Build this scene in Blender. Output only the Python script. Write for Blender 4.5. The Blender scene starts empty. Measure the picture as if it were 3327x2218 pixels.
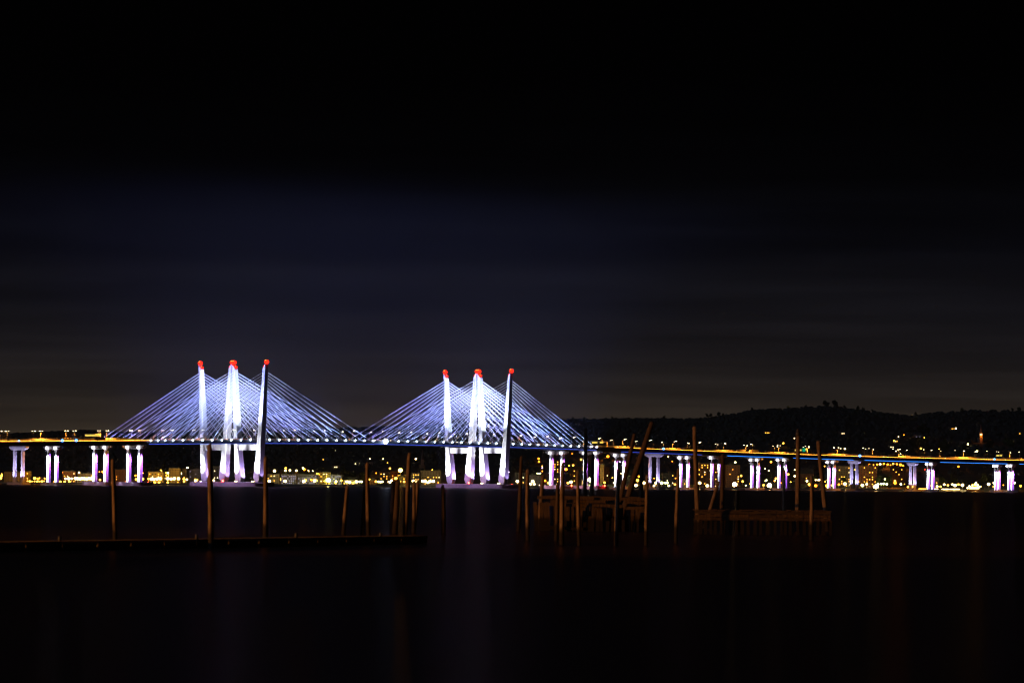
import bpy, math, random
from mathutils import Vector, Matrix
R = math.radians
random.seed(7)
scene = bpy.context.scene
col = scene.collection

# ---------------------------------------------------------------- camera
F = 13327.0                      # focal length in photo pixels (photo is 3327 px wide)
CX, CY, HY, ROLL, EYE = 1663.5, 1109.0, 1574.0, 0.0081, 4.0
HAZE = 1.8e-5
PITCH = math.atan((HY - CY) / F)
cam_d = bpy.data.cameras.new('camera')
cam_d.sensor_width = 36.0
cam_d.lens = 36.0 * F / 3327.0
cam_d.clip_start, cam_d.clip_end = 1.0, 40000.0
cam_d.dof.use_dof = True
cam_d.dof.focus_distance = 4450.0
cam_d.dof.aperture_fstop = 1.5
cam = bpy.data.objects.new('camera', cam_d)
col.objects.link(cam)
cam.matrix_world = Matrix.Translation((0, 0, EYE)) @ Matrix.Rotation(math.pi / 2 + PITCH, 4, 'X') @ Matrix.Rotation(ROLL, 4, 'Z')
scene.camera = cam

# ---------------------------------------------------------------- night sky
world = bpy.data.worlds.new('World')
scene.world = world
world.use_nodes = True
nt = world.node_tree
nt.nodes.clear()
w_out = nt.nodes.new('ShaderNodeOutputWorld')
w_bg = nt.nodes.new('ShaderNodeBackground')
w_geo = nt.nodes.new('ShaderNodeTexCoord')
w_sep = nt.nodes.new('ShaderNodeSeparateXYZ')
w_map = nt.nodes.new('ShaderNodeMapRange')
w_ramp = nt.nodes.new('ShaderNodeValToRGB')
nt.links.new(w_geo.outputs['Generated'], w_sep.inputs[0])
nt.links.new(w_sep.outputs['Z'], w_map.inputs['Value'])
w_map.inputs['From Min'].default_value = 0.0
w_map.inputs['From Max'].default_value = 0.14
nt.links.new(w_map.outputs['Result'], w_ramp.inputs['Fac'])
SKY = [(0.0, (.0330, .0240, .0160)), (.012, (.0290, .0215, .0150)), (.022, (.0185, .0148, .0128)),
       (.032, (.0090, .0078, .0088)), (.043, (.0048, .0046, .0062)), (.058, (.0017, .0018, .0029)),
       (.078, (.0004, .0004, .0006)), (.10, (.00008, .00008, .0001)), (.14, (.00001, .00001, .00001))]
el = w_ramp.color_ramp.elements
el[0].position, el[0].color = 0.0, (*SKY[0][1], 1)
el[1].position, el[1].color = 1.0, (*SKY[-1][1], 1)
for z, c in SKY[1:-1]:
    e = el.new(z / .14)
    e.color = (*c, 1)
# thin stretched cloud bands faintly lit by the towns
w_mp = nt.nodes.new('ShaderNodeMapping')
w_mp.inputs['Scale'].default_value = (7.0, 7.0, 150.0)
w_noise = nt.nodes.new('ShaderNodeTexNoise')
w_noise.inputs['Scale'].default_value = 1.0
w_noise.inputs['Detail'].default_value = 5.0
w_cr = nt.nodes.new('ShaderNodeMapRange')
w_cr.inputs['From Min'].default_value, w_cr.inputs['From Max'].default_value = .40, .72
w_cr.inputs['To Min'].default_value, w_cr.inputs['To Max'].default_value = .84, 1.55
w_mul = nt.nodes.new('ShaderNodeVectorMath')
w_mul.operation = 'SCALE'
nt.links.new(w_geo.outputs['Generated'], w_mp.inputs['Vector'])
nt.links.new(w_mp.outputs['Vector'], w_noise.inputs['Vector'])
nt.links.new(w_noise.outputs['Fac'], w_cr.inputs['Value'])
nt.links.new(w_ramp.outputs['Color'], w_mul.inputs[0])
nt.links.new(w_cr.outputs['Result'], w_mul.inputs['Scale'])
nt.links.new(w_mul.outputs['Vector'], w_bg.inputs['Color'])
w_bg.inputs['Strength'].default_value = 1.0
nt.links.new(w_bg.outputs[0], w_out.inputs[0])

# faint cool sun from the left, added to lift the dark hills
sun_d = bpy.data.lights.new('hill_fill_sun', 'SUN')
sun_d.energy, sun_d.angle, sun_d.color = 0.13, R(0.5), (.50, .62, 1.0)
sun = bpy.data.objects.new('hill_fill_sun', sun_d)
col.objects.link(sun)
sun.rotation_euler = Vector((.80, .50, -.34)).to_track_quat('-Z', 'Y').to_euler()

vs = scene.view_settings
vs.view_transform, vs.look, vs.exposure, vs.gamma = 'Standard', 'None', 0.0, 1.0
cy = scene.cycles
cy.max_bounces, cy.diffuse_bounces, cy.glossy_bounces, cy.transmission_bounces = 4, 2, 2, 2
cy.sample_clamp_indirect = 1.0
cy.sample_clamp_direct = 60.0
cy.caustics_reflective = cy.caustics_refractive = False
cy.use_light_tree = True
cy.pixel_filter_type = 'BLACKMAN_HARRIS'; cy.filter_width = 1.2
cy.use_denoising = True
cy.use_adaptive_sampling = False

# ---------------------------------------------------------------- pixel helpers
def hor(px): return HY + ROLL * (px - CX)
def ray(px, py):
    """direction (dx, 1, dz) of a photo pixel"""
    a, b = px - CX, py - CY
    u, v = a * math.cos(ROLL) + b * math.sin(ROLL), -a * math.sin(ROLL) + b * math.cos(ROLL)
    y = F * math.cos(PITCH) + v * math.sin(PITCH)
    z = F * math.sin(PITCH) - v * math.cos(PITCH)
    return u / y, z / y
def at(px, py, Y):
    dx, dz = ray(px, py)
    return Vector((dx * Y, Y, EYE + dz * Y))
def on_water(px, py):
    dx, dz = ray(px, py)
    Y = -EYE / dz
    return Vector((dx * Y, Y, 0.0))
def lerp_tab(tab, x):
    if x <= tab[0][0]: return tab[0][1]
    for (a, va), (b, vb) in zip(tab, tab[1:]):
        if x <= b: return va + (vb - va) * (x - a) / (b - a)
    return tab[-1][1]

# ---------------------------------------------------------------- mesh helpers
class MB:
    def __init__(s): s.v, s.f, s.smooth = [], [], False
    def box(s, c, d, ax=None):
        """box at c with half sizes d along axes ax (three vectors)"""
        ax = ax or (Vector((1, 0, 0)), Vector((0, 1, 0)), Vector((0, 0, 1)))
        n = len(s.v); c = Vector(c)
        for i in (-1, 1):
            for j in (-1, 1):
                for k in (-1, 1):
                    s.v.append(tuple(c + ax[0] * (i * d[0]) + ax[1] * (j * d[1]) + ax[2] * (k * d[2])))
        for q in ((0, 1, 3, 2), (4, 6, 7, 5), (0, 4, 5, 1), (2, 3, 7, 6), (0, 2, 6, 4), (1, 5, 7, 3)):
            s.f.append(tuple(n + i for i in q))
        return s
    def loft(s, rings, cap=True):
        """rings: list of equal-length vertex lists"""
        n = len(s.v); m = len(rings[0])
        for r in rings: s.v += [tuple(p) for p in r]
        for i in range(len(rings) - 1):
            for j in range(m):
                a, b = n + i * m + j, n + i * m + (j + 1) % m
                s.f.append((a, b, b + m, a + m))
        if cap:
            s.f.append(tuple(n + j for j in reversed(range(m))))
            s.f.append(tuple(n + (len(rings) - 1) * m + j for j in range(m)))
        return s
    def tube(s, p, q, r0, r1=None, m=8):
        p, q = Vector(p), Vector(q); r1 = r0 if r1 is None else r1
        d = (q - p).normalized(); u = d.orthogonal().normalized(); w = d.cross(u)
        return s.loft([[c + (u * math.cos(2 * math.pi * i / m) + w * math.sin(2 * math.pi * i / m)) * r for i in range(m)] for c, r in ((p, r0), (q, r1))])
    def ball(s, c, r, seg=10, rings=6, sq=1.0):
        c = Vector(c); n = len(s.v)
        s.v.append(tuple(c + Vector((0, 0, r * sq))))
        for i in range(1, rings):
            a = math.pi * i / rings
            for j in range(seg):
                b = 2 * math.pi * j / seg
                s.v.append(tuple(c + Vector((r * math.sin(a) * math.cos(b), r * math.sin(a) * math.sin(b), r * sq * math.cos(a)))))
        s.v.append(tuple(c - Vector((0, 0, r * sq)))); e = len(s.v) - 1
        for j in range(seg):
            s.f.append((n, n + 1 + j, n + 1 + (j + 1) % seg))
            for i in range(rings - 2):
                a, b = n + 1 + i * seg + j, n + 1 + i * seg + (j + 1) % seg
                s.f.append((a, a + seg, b + seg, b))
            a, b = n + 1 + (rings - 2) * seg + j, n + 1 + (rings - 2) * seg + (j + 1) % seg
            s.f.append((a, e, b))
        return s
    def mesh(s, name, mat, smooth=False):
        me = bpy.data.meshes.new(name)
        me.from_pydata(s.v, [], s.f)
        if mat: me.materials.append(mat)
        if smooth: me.polygons.foreach_set('use_smooth', [True] * len(me.polygons))
        me.update()
        return me

def link(name, me, parent=None, loc=(0, 0, 0)):
    o = bpy.data.objects.new(name, me)
    col.objects.link(o)
    o.location = loc
    if parent is not None: o.parent = parent
    return o
def tag(o, label=None, cat=None, group=None, kind=None):
    if label: o['label'] = label
    if cat: o['category'] = cat
    if group: o['group'] = group
    if kind: o['kind'] = kind
    return o
def empty(name, loc=(0, 0, 0), rz=0.0):
    o = bpy.data.objects.new(name, None)
    col.objects.link(o)
    o.location = loc; o.rotation_euler = (0, 0, rz)
    o.empty_display_size = 0.1
    return o
def wpart(name, mb, mat, root, smooth=False):
    """a part whose mesh is written in world coordinates, under a root that is only translated"""
    off = Vector((0, 0, 0)); p = root
    while p is not None:
        off += Vector(p.location); p = p.parent
    return link(name, mb.mesh(name, mat, smooth), root, -off)
def copy_tree(o, parent=None):
    c = o.copy(); col.objects.link(c)
    if parent is not None: c.parent = parent
    for ch in list(o.children): copy_tree(ch, c)
    return c
def spot(name, loc, target, I, color, size, blend=.5, radius=.3, parent=None):
    d = bpy.data.lights.new(name, 'SPOT')
    d.energy = I * 4 * math.pi; d.color = color; d.spot_size = R(size); d.spot_blend = blend; d.shadow_soft_size = radius
    o = bpy.data.objects.new(name, d); col.objects.link(o)
    off = Vector((0, 0, 0)); p = parent
    while p is not None:
        off += Vector(p.location); p = p.parent
    o.location = Vector(loc) - off
    o.rotation_euler = (Vector(target) - Vector(loc)).to_track_quat('-Z', 'Y').to_euler()
    if parent is not None: o.parent = parent
    return o
def point(name, loc, I, color, radius=.5, parent=None):
    d = bpy.data.lights.new(name, 'POINT')
    d.energy = I * 4 * math.pi; d.color = color; d.shadow_soft_size = radius
    o = bpy.data.objects.new(name, d); col.objects.link(o)
    off = Vector((0, 0, 0)); p = parent
    while p is not None:
        off += Vector(p.location); p = p.parent
    o.location = Vector(loc) - off
    if parent is not None: o.parent = parent
    return o

# ---------------------------------------------------------------- materials
def mat_surface(name, c0, c1, scale=1.0, rough=.8, bump=.0, metal=0.0, detail=6.0, stretch=(1, 1, 1), spec=.4):
    m = bpy.data.materials.new(name); m.use_nodes = True
    t = m.node_tree; b = t.nodes['Principled BSDF']
    tc = t.nodes.new('ShaderNodeTexCoord'); mp = t.nodes.new('ShaderNodeMapping')
    mp.inputs['Scale'].default_value = stretch
    n = t.nodes.new('ShaderNodeTexNoise'); n.inputs['Scale'].default_value = scale; n.inputs['Detail'].default_value = detail
    r = t.nodes.new('ShaderNodeValToRGB')
    r.color_ramp.elements[0].position, r.color_ramp.elements[0].color = .3, (*c0, 1)
    r.color_ramp.elements[1].position, r.color_ramp.elements[1].color = .7, (*c1, 1)
    t.links.new(tc.outputs['Object'], mp.inputs[0]); t.links.new(mp.outputs[0], n.inputs['Vector'])
    t.links.new(n.outputs['Fac'], r.inputs['Fac']); t.links.new(r.outputs['Color'], b.inputs['Base Color'])
    b.inputs['Roughness'].default_value = rough; b.inputs['Metallic'].default_value = metal
    b.inputs['Specular IOR Level'].default_value = spec
    if bump:
        bp = t.nodes.new('ShaderNodeBump'); bp.inputs['Strength'].default_value = bump
        t.links.new(n.outputs['Fac'], bp.inputs['Height']); t.links.new(bp.outputs['Normal'], b.inputs['Normal'])
    return m
def mat_emit(name, c, s, sample='NONE'):
    m = bpy.data.materials.new(name); m.use_nodes = True
    t = m.node_tree; t.nodes.clear()
    o = t.nodes.new('ShaderNodeOutputMaterial'); e = t.nodes.new('ShaderNodeEmission')
    e.inputs['Color'].default_value = (*c, 1); e.inputs['Strength'].default_value = s
    t.links.new(e.outputs[0], o.inputs[0])
    m.cycles.emission_sampling = sample
    return m
M = {}
M['concrete'] = mat_surface('pale_concrete', (.48, .47, .47), (.62, .61, .60), .25, .85, .15)
M['steel'] = mat_surface('dark_steel', (.05, .052, .065), (.09, .09, .105), .4, .55, metal=.0)
M['road'] = mat_surface('asphalt', (.04, .04, .04), (.06, .06, .06), .5, .9)
M['cable'] = mat_surface('white_cable_sheath', (.72, .72, .74), (.8, .8, .8), .3, .5)
M['rail'] = mat_surface('galvanised_rail', (.34, .34, .35), (.45, .45, .45), .8, .5)
M['screen'] = mat_surface('barrier_concrete', (.5, .48, .45), (.62, .6, .56), .12, .85)
M['fender'] = mat_surface('fender_timber', (.24, .20, .22), (.40, .33, .35), .6, .9)
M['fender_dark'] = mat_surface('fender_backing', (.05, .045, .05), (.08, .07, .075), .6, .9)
M['pole'] = mat_surface('lamp_pole', (.30, .30, .30), (.42, .42, .41), 1.0, .5)
M['hill'] = mat_surface('wooded_ground', (.045, .050, .048), (.085, .088, .080), .02, .95, .0)
M['wood'] = mat_surface('woodland_leaves', (.045, .055, .045), (.085, .095, .075), .06, .95)
M['leaf'] = mat_surface('leaf', (.035, .06, .02), (.09, .12, .035), .35, .9)
M['bark'] = mat_surface('bark', (.05, .035, .025), (.10, .075, .05), 2.0, .95, .3)
M['stone'] = mat_surface('quay_stone', (.22, .21, .20), (.36, .35, .33), .5, .9, .3)
M['glass'] = mat_surface('dark_window', (.02, .022, .03), (.04, .042, .05), .3, .15)
M['roof'] = mat_surface('slate_roof', (.05, .05, .055), (.09, .085, .085), .5, .85)
for k, c in {'brick': (.25, .11, .075), 'buff': (.42, .33, .22), 'grey': (.20, .19, .20), 'cream': (.55, .47, .34), 'lilac': (.24, .22, .30), 'rust': (.36, .15, .06), 'ochre': (.58, .40, .10)}.items():
    M['wall_' + k] = mat_surface('wall_' + k, tuple(x * .45 for x in c), tuple(min(1, x * .7) for x in c), .2, .9)
COL = {'w': (1.0, .72, .28), 'y': (1.0, .44, .035), 'o': (1.0, .22, .01), 'r': (1.0, .03, .01), 'b': (.25, .55, 1.0), 'g': (.85, .95, .32), 'p': (.85, .55, 1.0)}
for k, c in COL.items():
    M['lamp_' + k] = mat_emit('lamp_' + k, c, 14.0 if k in 'wg' else 11.0)
    M['lampbig_' + k] = mat_emit('lampbig_' + k, c, 70.0)
M['win_y'] = mat_emit('lit_window_amber', (1.0, .42, .04), 4.5)
M['win_w'] = mat_emit('lit_window_white', (1.0, .72, .32), 5.0)
M['win_o'] = mat_emit('lit_window_orange', (1.0, .32, .03), 3.0)
M['win_l'] = mat_emit('lit_window_cool', (.66, .62, .95), .55)
M['trail_amber'] = mat_emit('amber_trail_strip', (1.0, .34, .025), 9.0)
M['trail_red'] = mat_emit('red_trail_strip', (1.0, .12, .015), 4.0)
M['beacon'] = mat_emit('red_beacon', (1.0, .010, .003), 5.0)
M['beacon_core'] = mat_emit('beacon_filament', (1.0, .30, .025), 10.0)
M['white_led'] = mat_emit('white_led', (.55, .72, 1.0), 26.0)
M['pier_led'] = mat_emit('pier_flood', (.92, .86, 1.0), 18.0)
M['blue_lit_flange'] = mat_emit('blue_lit_flange', (.03, .26, 1.0), 2.4)
M['violet_lit_flange'] = mat_emit('violet_lit_flange', (.07, .13, 1.0), 1.4)
M['blue_nav'] = mat_emit('blue_marker', (.04, .28, 1.0), 10.0)
M['sodium'] = mat_emit('sodium_head', (1.0, .80, .42), 16.0)
M['sodium_dim'] = mat_emit('sodium_head_dim', (1.0, .80, .50), 5.0)
M['headlight'] = mat_emit('headlight', (1.0, .72, .34), 14.0)
M['taillight'] = mat_emit('taillight', (1.0, .07, .01), 8.0)
M['sign_green'] = mat_emit('green_sign_face', (.0, .42, .22), .9)
M['sign_amber'] = mat_emit('amber_message_face', (1.0, .75, .12), .9)

# ---------------------------------------------------------------- water
wm = bpy.data.materials.new('river_water'); wm.use_nodes = True
t = wm.node_tree; t.nodes.clear()
wo_ = t.nodes.new('ShaderNodeOutputMaterial'); wmix = t.nodes.new('ShaderNodeMixShader'); wd0 = t.nodes.new('ShaderNodeBsdfDiffuse'); wg = t.nodes.new('ShaderNodeBsdfGlossy')
wd0.inputs['Color'].default_value = (.10, .058, .045, 1)
wg.distribution = 'BECKMANN'; wg.inputs['Roughness'].default_value = .25; wg.inputs['Color'].default_value = (.95, .80, .74, 1)
wmix.inputs['Fac'].default_value = .21
tc = t.nodes.new('ShaderNodeTexCoord'); mp = t.nodes.new('ShaderNodeMapping'); mp.inputs['Scale'].default_value = (.35, .12, 1)
n = t.nodes.new('ShaderNodeTexNoise'); n.inputs['Scale'].default_value = 1.0; n.inputs['Detail'].default_value = 3.0
bp = t.nodes.new('ShaderNodeBump'); bp.inputs['Strength'].default_value = .12; bp.inputs['Distance'].default_value = .05
t.links.new(tc.outputs['Object'], mp.inputs[0]); t.links.new(mp.outputs[0], n.inputs['Vector'])
t.links.new(n.outputs['Fac'], bp.inputs['Height']); t.links.new(bp.outputs['Normal'], wg.inputs['Normal'])
t.links.new(wd0.outputs[0], wmix.inputs[1]); t.links.new(wg.outputs[0], wmix.inputs[2]); t.links.new(wmix.outputs[0], wo_.inputs[0])
wb = MB()
wb.v = [(-9000, -300, 0), (9000, -300, 0), (9000, 5420, 0), (-9000, 5420, 0)]; wb.f = [(0, 1, 2, 3)]
tag(link('water', wb.mesh('water', wm)), 'dark calm river water below the bridge', None, kind='structure')

# ---------------------------------------------------------------- far shore terrain
SHORE = 5400.0
SKYLINE = [(-900, 1404), (-300, 1402), (0, 1402), (120, 1398), (250, 1392), (300, 1391), (420, 1396), (700, 1393), (900, 1389), (1100, 1384),
           (1250, 1378), (1450, 1369), (1700, 1360), (1853, 1356), (2009, 1354), (2263, 1354), (2334, 1347), (2405, 1336), (2447, 1325), (2546, 1322),
           (2659, 1313), (2716, 1313), (2815, 1327), (2914, 1339), (2970, 1343), (3041, 1332), (3154, 1326), (3253, 1328), (3327, 1330), (3800, 1345), (4300, 1360)]
def vnoise(x, y):
    def h(i, j):
        k = math.sin(i * 127.1 + j * 311.7) * 43758.5453
        return k - math.floor(k)
    i, j = math.floor(x), math.floor(y); u, v = x - i, y - j
    u, v = u * u * (3 - 2 * u), v * v * (3 - 2 * v)
    return (h(i, j) * (1 - u) + h(i + 1, j) * u) * (1 - v) + (h(i, j + 1) * (1 - u) + h(i + 1, j + 1) * u) * v
RIDGE_Y = 7500.0
def terrain(X, Y):
    px = CX + F * X / Y
    if Y < SHORE + 8: return -3.0 + 5.2 * max(0, (Y - SHORE + 2) / 10)
    rz = EYE + (hor(px) - lerp_tab(SKYLINE, px)) / F * RIDGE_Y - 6.0
    s = (Y - 5450) / (RIDGE_Y - 5450)
    if s <= 0: return 2.2
    if s <= 1: z = 2.2 + (rz - 2.2) * (.72 * s + .28 * s * s)
    else: z = rz * max(.2, 1 - .5 * (s - 1))
    return z + min(s * 5, 1) * (vnoise(X / 160, Y / 160) - .5) * 10 * (1 if s < .85 else .3)
tb = MB()
NX = 300
YS = [SHORE - 4, SHORE + 1, SHORE + 8, 5425, 5450] + [5450 + 2050 * (i / 34) for i in range(1, 35)] + [7700, 8000, 8500, 9200]
for Y in YS:
    for i in range(NX + 1):
        px = -1100 + 5600 * i / NX
        X = (px - CX) / F * Y
        tb.v.append((X, Y, terrain(X, Y)))
for j in range(len(YS) - 1):
    for i in range(NX):
        a = j * (NX + 1) + i
        tb.f.append((a, a + 1, a + NX + 2, a + NX + 1))
tag(link('hills', tb.mesh('hills', M['hill'], True)), 'low dark wooded hills rising behind the far shore', None, kind='structure')

# woodland canopy: one mass of small clumps over the hills
wd = MB()
ICO = []
g = (1 + 5 ** .5) / 2
for a, b_ in ((-1, g), (1, g), (-1, -g), (1, -g)): ICO += [(a, b_, 0), (0, a, b_), (b_, 0, a)]
ICO = [Vector(p).normalized() for p in ICO]
ICOF = []
for i in range(12):
    for j in range(i + 1, 12):
        for k in range(j + 1, 12):
            if all((ICO[p] - ICO[q]).length < 1.2 for p, q in ((i, j), (j, k), (i, k))): ICOF.append((i, j, k))
rw = random.Random(3)
for i in range(8200):
    px = rw.uniform(-250, 3600)
    s = rw.random() ** .55
    Y = 5560 + s * (7540 - 5560)
    if i % 3 == 0: Y = rw.uniform(7380, 7520)
    X = (px - CX) / F * Y
    r = rw.uniform(3.0, 6.0) * (1 if Y < 7300 else .7)
    c = Vector((X, Y, terrain(X, Y) + r * .35))
    n0 = len(wd.v)
    for p in ICO: wd.v.append(tuple(c + Vector((p.x * r * rw.uniform(.7, 1.25), p.y * r, p.z * r * rw.uniform(.6, 1.1)))))
    wd.f += [tuple(n0 + q for q in f) for f in ICOF]
tag(link('woodland', wd.mesh('woodland', M['wood'])), 'dark leafy woodland covering the far hills', 'woodland', kind='stuff')

# ---------------------------------------------------------------- the two bridges: alignment
X0, Y0, TH, SEP, KAP, TC = -291.2353, 4285.4816, .766205707, 52.854, .00123131, 669.868
def path(t):
    tt, r = min(t, TC), max(t - TC, 0)
    x, y = X0 + tt * math.sin(TH), Y0 + tt * math.cos(TH)
    x += (math.cos(TH) - math.cos(TH + KAP * r)) / KAP; y += (math.sin(TH + KAP * r) - math.sin(TH)) / KAP
    return x, y, TH + KAP * r
def P(t, n, z):
    x, y, h = path(t)
    return Vector((x + n * math.cos(h), y - n * math.sin(h), z))
def axes(t):
    h = path(t)[2]
    return Vector((math.sin(h), math.cos(h), 0)), Vector((math.cos(h), -math.sin(h), 0)), Vector((0, 0, 1))
DECK = [(-440, 40.2), (-264, 43.3), (-157, 45.4), (0, 48.3), (100, 49.3), (180, 49.6), (280, 49.5), (366, 49.0), (523, 47.2), (630, 45.8), (737, 44.2), (844, 42.6), (1000, 40.3), (1190, 38.1), (1340, 36.5)]
def deck(t): return lerp_tab(DECK, t)
T0, T1 = -440.0, 1340.0
HW = 13.8
def strip(mb, t0, t1, n0, n1, zlo, zhi, step=8.0):
    k = max(1, int(round((t1 - t0) / step))); rings = []
    for i in range(k + 1):
        t = t0 + (t1 - t0) * i / k; d = deck(t)
        rings.append([P(t, n0, d + zlo), P(t, n1, d + zlo), P(t, n1, d + zhi), P(t, n0, d + zhi)])
    mb.loft(rings); return mb

TOWERS = (0.0, 366.0)
LEG = [  # z, inner n, outer n, half length along the bridge
    (4.6, 11.2, 17.2, 2.3), (6.2, 10.2, 18.2, 2.9), (9.5, 9.3, 19.0, 3.4), (20, 10.8, 19.5, 3.45), (44, 14.3, 20.7, 3.5), (52, 15.2, 21.2, 3.5),
    (88, 18.3, 23.4, 3.0), (121.8, 21.4, 25.4, 2.35)]
def leg_at(z):
    for a, b_ in zip(LEG, LEG[1:]):
        if z <= b_[0]:
            f = (z - a[0]) / (b_[0] - a[0]); return [a[i] + (b_[i] - a[i]) * f for i in range(4)]
    return LEG[-1]
ZK = [64, 75, 83.5, 90, 95.5, 100, 103.5, 107, 110, 113, 116, 119]
D_MAIN = [13.7 * k for k in range(1, 13)]
D_SIDE = [13.3 * k for k in range(1, 10)] + [130.5, 140.0, 149.5]
CYL = MB().tube((0, 0, 0), (0, 0, 1), 1.0, m=7).mesh('stay_cable', M['cable'], True)
LED_BALL = MB().ball((0, 0, 0), 1.0, 8, 5).mesh('led_lens', M['white_led'], True)
CABLE_R = .31

def chamfer_rect(t, n0, n1, ah, z, c=.5, tilt=None):
    pts = [(-ah, n0 + c), (-ah + c, n0), (ah - c, n0), (ah, n0 + c), (ah, n1 - c), (ah - c, n1), (-ah + c, n1), (-ah, n1 - c)]
    out = []
    for a, nn in pts:
        zz = z if tilt is None else tilt(nn)
        out.append(P(t, nn, zz) + axes(t)[0] * a)
    return out

STATIONS = [-264, -157, 523, 630, 737, 844, 951, 1058, 1165]
LIT = {-1: {-157: 1, 523: 1, 630: 1, 737: 1, 844: 1, 951: 1, 1165: 1}, 1: {-264: 1, -157: 1, 523: 1, 737: .3, 844: 1, 1058: 1, 1165: 1}}

def build_bridge(side):
    cn = side * SEP / 2
    root = empty('cable_stayed_bridge', P(0, cn, 0))
    tag(root, ('lit white cable-stayed bridge running closer to the old timber piles' if side > 0 else 'lit white cable-stayed bridge running closer to the far town, behind its twin'), 'bridge', 'twin cable-stayed bridges')
    # deck
    d = strip(MB(), T0, T1, cn - HW, cn + HW, -.7, 0)
    wpart('roadway', d, M['road'], root)
    gd = MB()
    for (a, b_, dep, ns) in ((T0, -150, 4.4, (-11.5, -4, 4, 11.5)), (-150, 517, 3.7, (-13.1, 13.1)), (517, T1, 4.4, (-11.5, -4, 4, 11.5))):
        for nn in ns:
            strip(gd, a + .05, b_, cn + nn - .3, cn + nn + .3, -dep, -.7)
            strip(gd, a + .05, b_, cn + nn - .75, cn + nn + .75, -dep - .12, -dep)
        t = a + 4
        while t < b_:
            for nn0, nn1 in zip(ns, ns[1:]):
                ax = axes(t); gd.box(P(t, cn + (nn0 + nn1) / 2, deck(t) - .7 - (dep - 1) / 2), (.15, (nn1 - nn0) / 2 - .31, (dep - 1.2) / 2), ax)
            t += 6.85
    # edge fascia beams so that the deck reads as one solid band
    strip(gd, T0, T1, cn + HW, cn + HW + .35, -1.6, .15); strip(gd, T0, T1, cn - HW - .35, cn - HW, -1.6, .15)
    wpart('girder', gd, M['steel'], root)
    # open railings on both edges, lit concrete barrier and an added screen catching lamplight on the far edge
    for e in (-1, 1):
        rl = MB(); nn = cn + e * (HW - .1)
        for z in (.45, .8, 1.15): strip(rl, T0, T1, nn - .05, nn + .05, z - .05, z + .05)
        t = T0
        while t < T1:
            rl.box(P(t, nn, deck(t) + .6), (.07, .07, .6), axes(t)); t += 3.0
        wpart('railing', rl, M['rail'], root)
    bw = strip(MB(), T0, T1, cn - HW + .6, cn - HW + .95, .004, 1.1)
    strip(bw, T0, T1, cn + .2, cn + .5, .004, 1.0)
    wpart('barrier_wall', bw, M['screen'], root)
    for a, b_ in ((T0, -140), (545, T1)):
        sc = strip(MB(), a, b_, cn - HW + .68, cn - HW + .8, 1.15, 2.9)
        t = a
        while t < b_:
            sc.box(P(t, cn - HW + .9, deck(t) + 2.0), (.1, .08, .95), axes(t)); t += 5
        wpart('glow_screen', sc, M['screen'], root)
    # added glowing strips on the barriers, in place of traffic light trails
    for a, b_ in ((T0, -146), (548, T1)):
        wpart('trail_strip', strip(MB(), a, b_, cn - HW + .97, cn - HW + 1.05, .75, 1.05), M['trail_amber'], root)
        if side > 0: wpart('trail_strip', strip(MB(), a, b_, cn + HW - .5, cn + HW - .42, .1, .4), M['trail_amber'], root)
    wpart('trail_strip', strip(MB(), -146, 516, cn - HW + .97, cn - HW + 1.05, .75, 1.05), M['trail_red'], root)
    # pylons
    for T in TOWERS:
        for s in (-1, 1):
            rings = []
            for i, (z, n0, n1, ah) in enumerate(LEG):
                tilt = None
                if i == len(LEG) - 1: tilt = lambda nn: 121.8 + (abs(nn - cn) - n0) / (n1 - n0) * 5.4
                a, b_ = cn + s * n0, cn + s * n1
                rings.append(chamfer_rect(T, min(a, b_), max(a, b_), ah, z, .35 if z > 60 else .6, tilt))
            leg = wpart('pylon_leg', MB().loft(rings), M['concrete'], root)
            # red obstruction beacons: one on the high outer lip, one on the low inner lip
            for nn, z, r in ((25.0, 129.1, 2.5), (22.0, 124.4, 1.4)):
                o = P(T, cn + s * nn, z)
                bk = wpart('beacon', MB().ball(o, r, 14, 8, .9), M['beacon'], leg, True)
                wpart('beacon_core', MB().ball(o + Vector((0, 0, r * .35)) - axes(T)[0] * r * .35, r * .48, 10, 6), M['beacon_core'], leg, True)
                wpart('beacon_stand', MB().tube(o - Vector((0, 0, r + .9)), o - Vector((0, 0, r * .7)), .35, .5, 8), M['steel'], leg)
            q = P(T, cn + s * 25.0, 131.2)
            spot('beacon_lamp', q, q + Vector((0, 0, 5)), 1500, (1, .012, .004), 178, .05, 1.0, leg)
            # floodlights: inner face from the other deck edge, end face from the deck
            zd = deck(T)
            for dt in (-9, 9):
                fx = P(T + dt, cn - s * 12.6, zd + 1.6)
                spot('leg_floodlight', fx, P(T, cn + s * 20, 100), 27000, (.72, .85, 1.0), 70, .6, .5, root)
            gain = (2.2 if T == 0 else 5.0) if side > 0 and s > 0 else (.9 if T == 0 else 2.4)
            fx = P(T - 26, cn + s * 11.5, zd + 1.6)
            spot('leg_floodlight', fx, P(T, cn + s * 20.5, 104), 21000 * gain, (.60, .68, 1.0), 60, .6, .5, root)
            # below the deck: white end faces, violet side faces
            fx = P(T, cn + s * 16.2, 6.2) - axes(T)[0] * 10.4
            spot('base_floodlight', fx, P(T, cn + s * 17.6, 29) - axes(T)[0] * 3.4, 52000, (.86, .88, 1.0), 56, .5, .5, root)
            fx = P(T, cn + s * 14.4 + 11.0, 6.2) + axes(T)[0] * 1.0
            spot('base_floodlight', fx, P(T, cn + s * 15.5 + 3, 26), 5200 if not (side > 0 and s > 0) else 700, (.52, .36, 1.0), 80, .5, .5, root)
        # cross beam under the deck
        zb = deck(T) - 4.1
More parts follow.
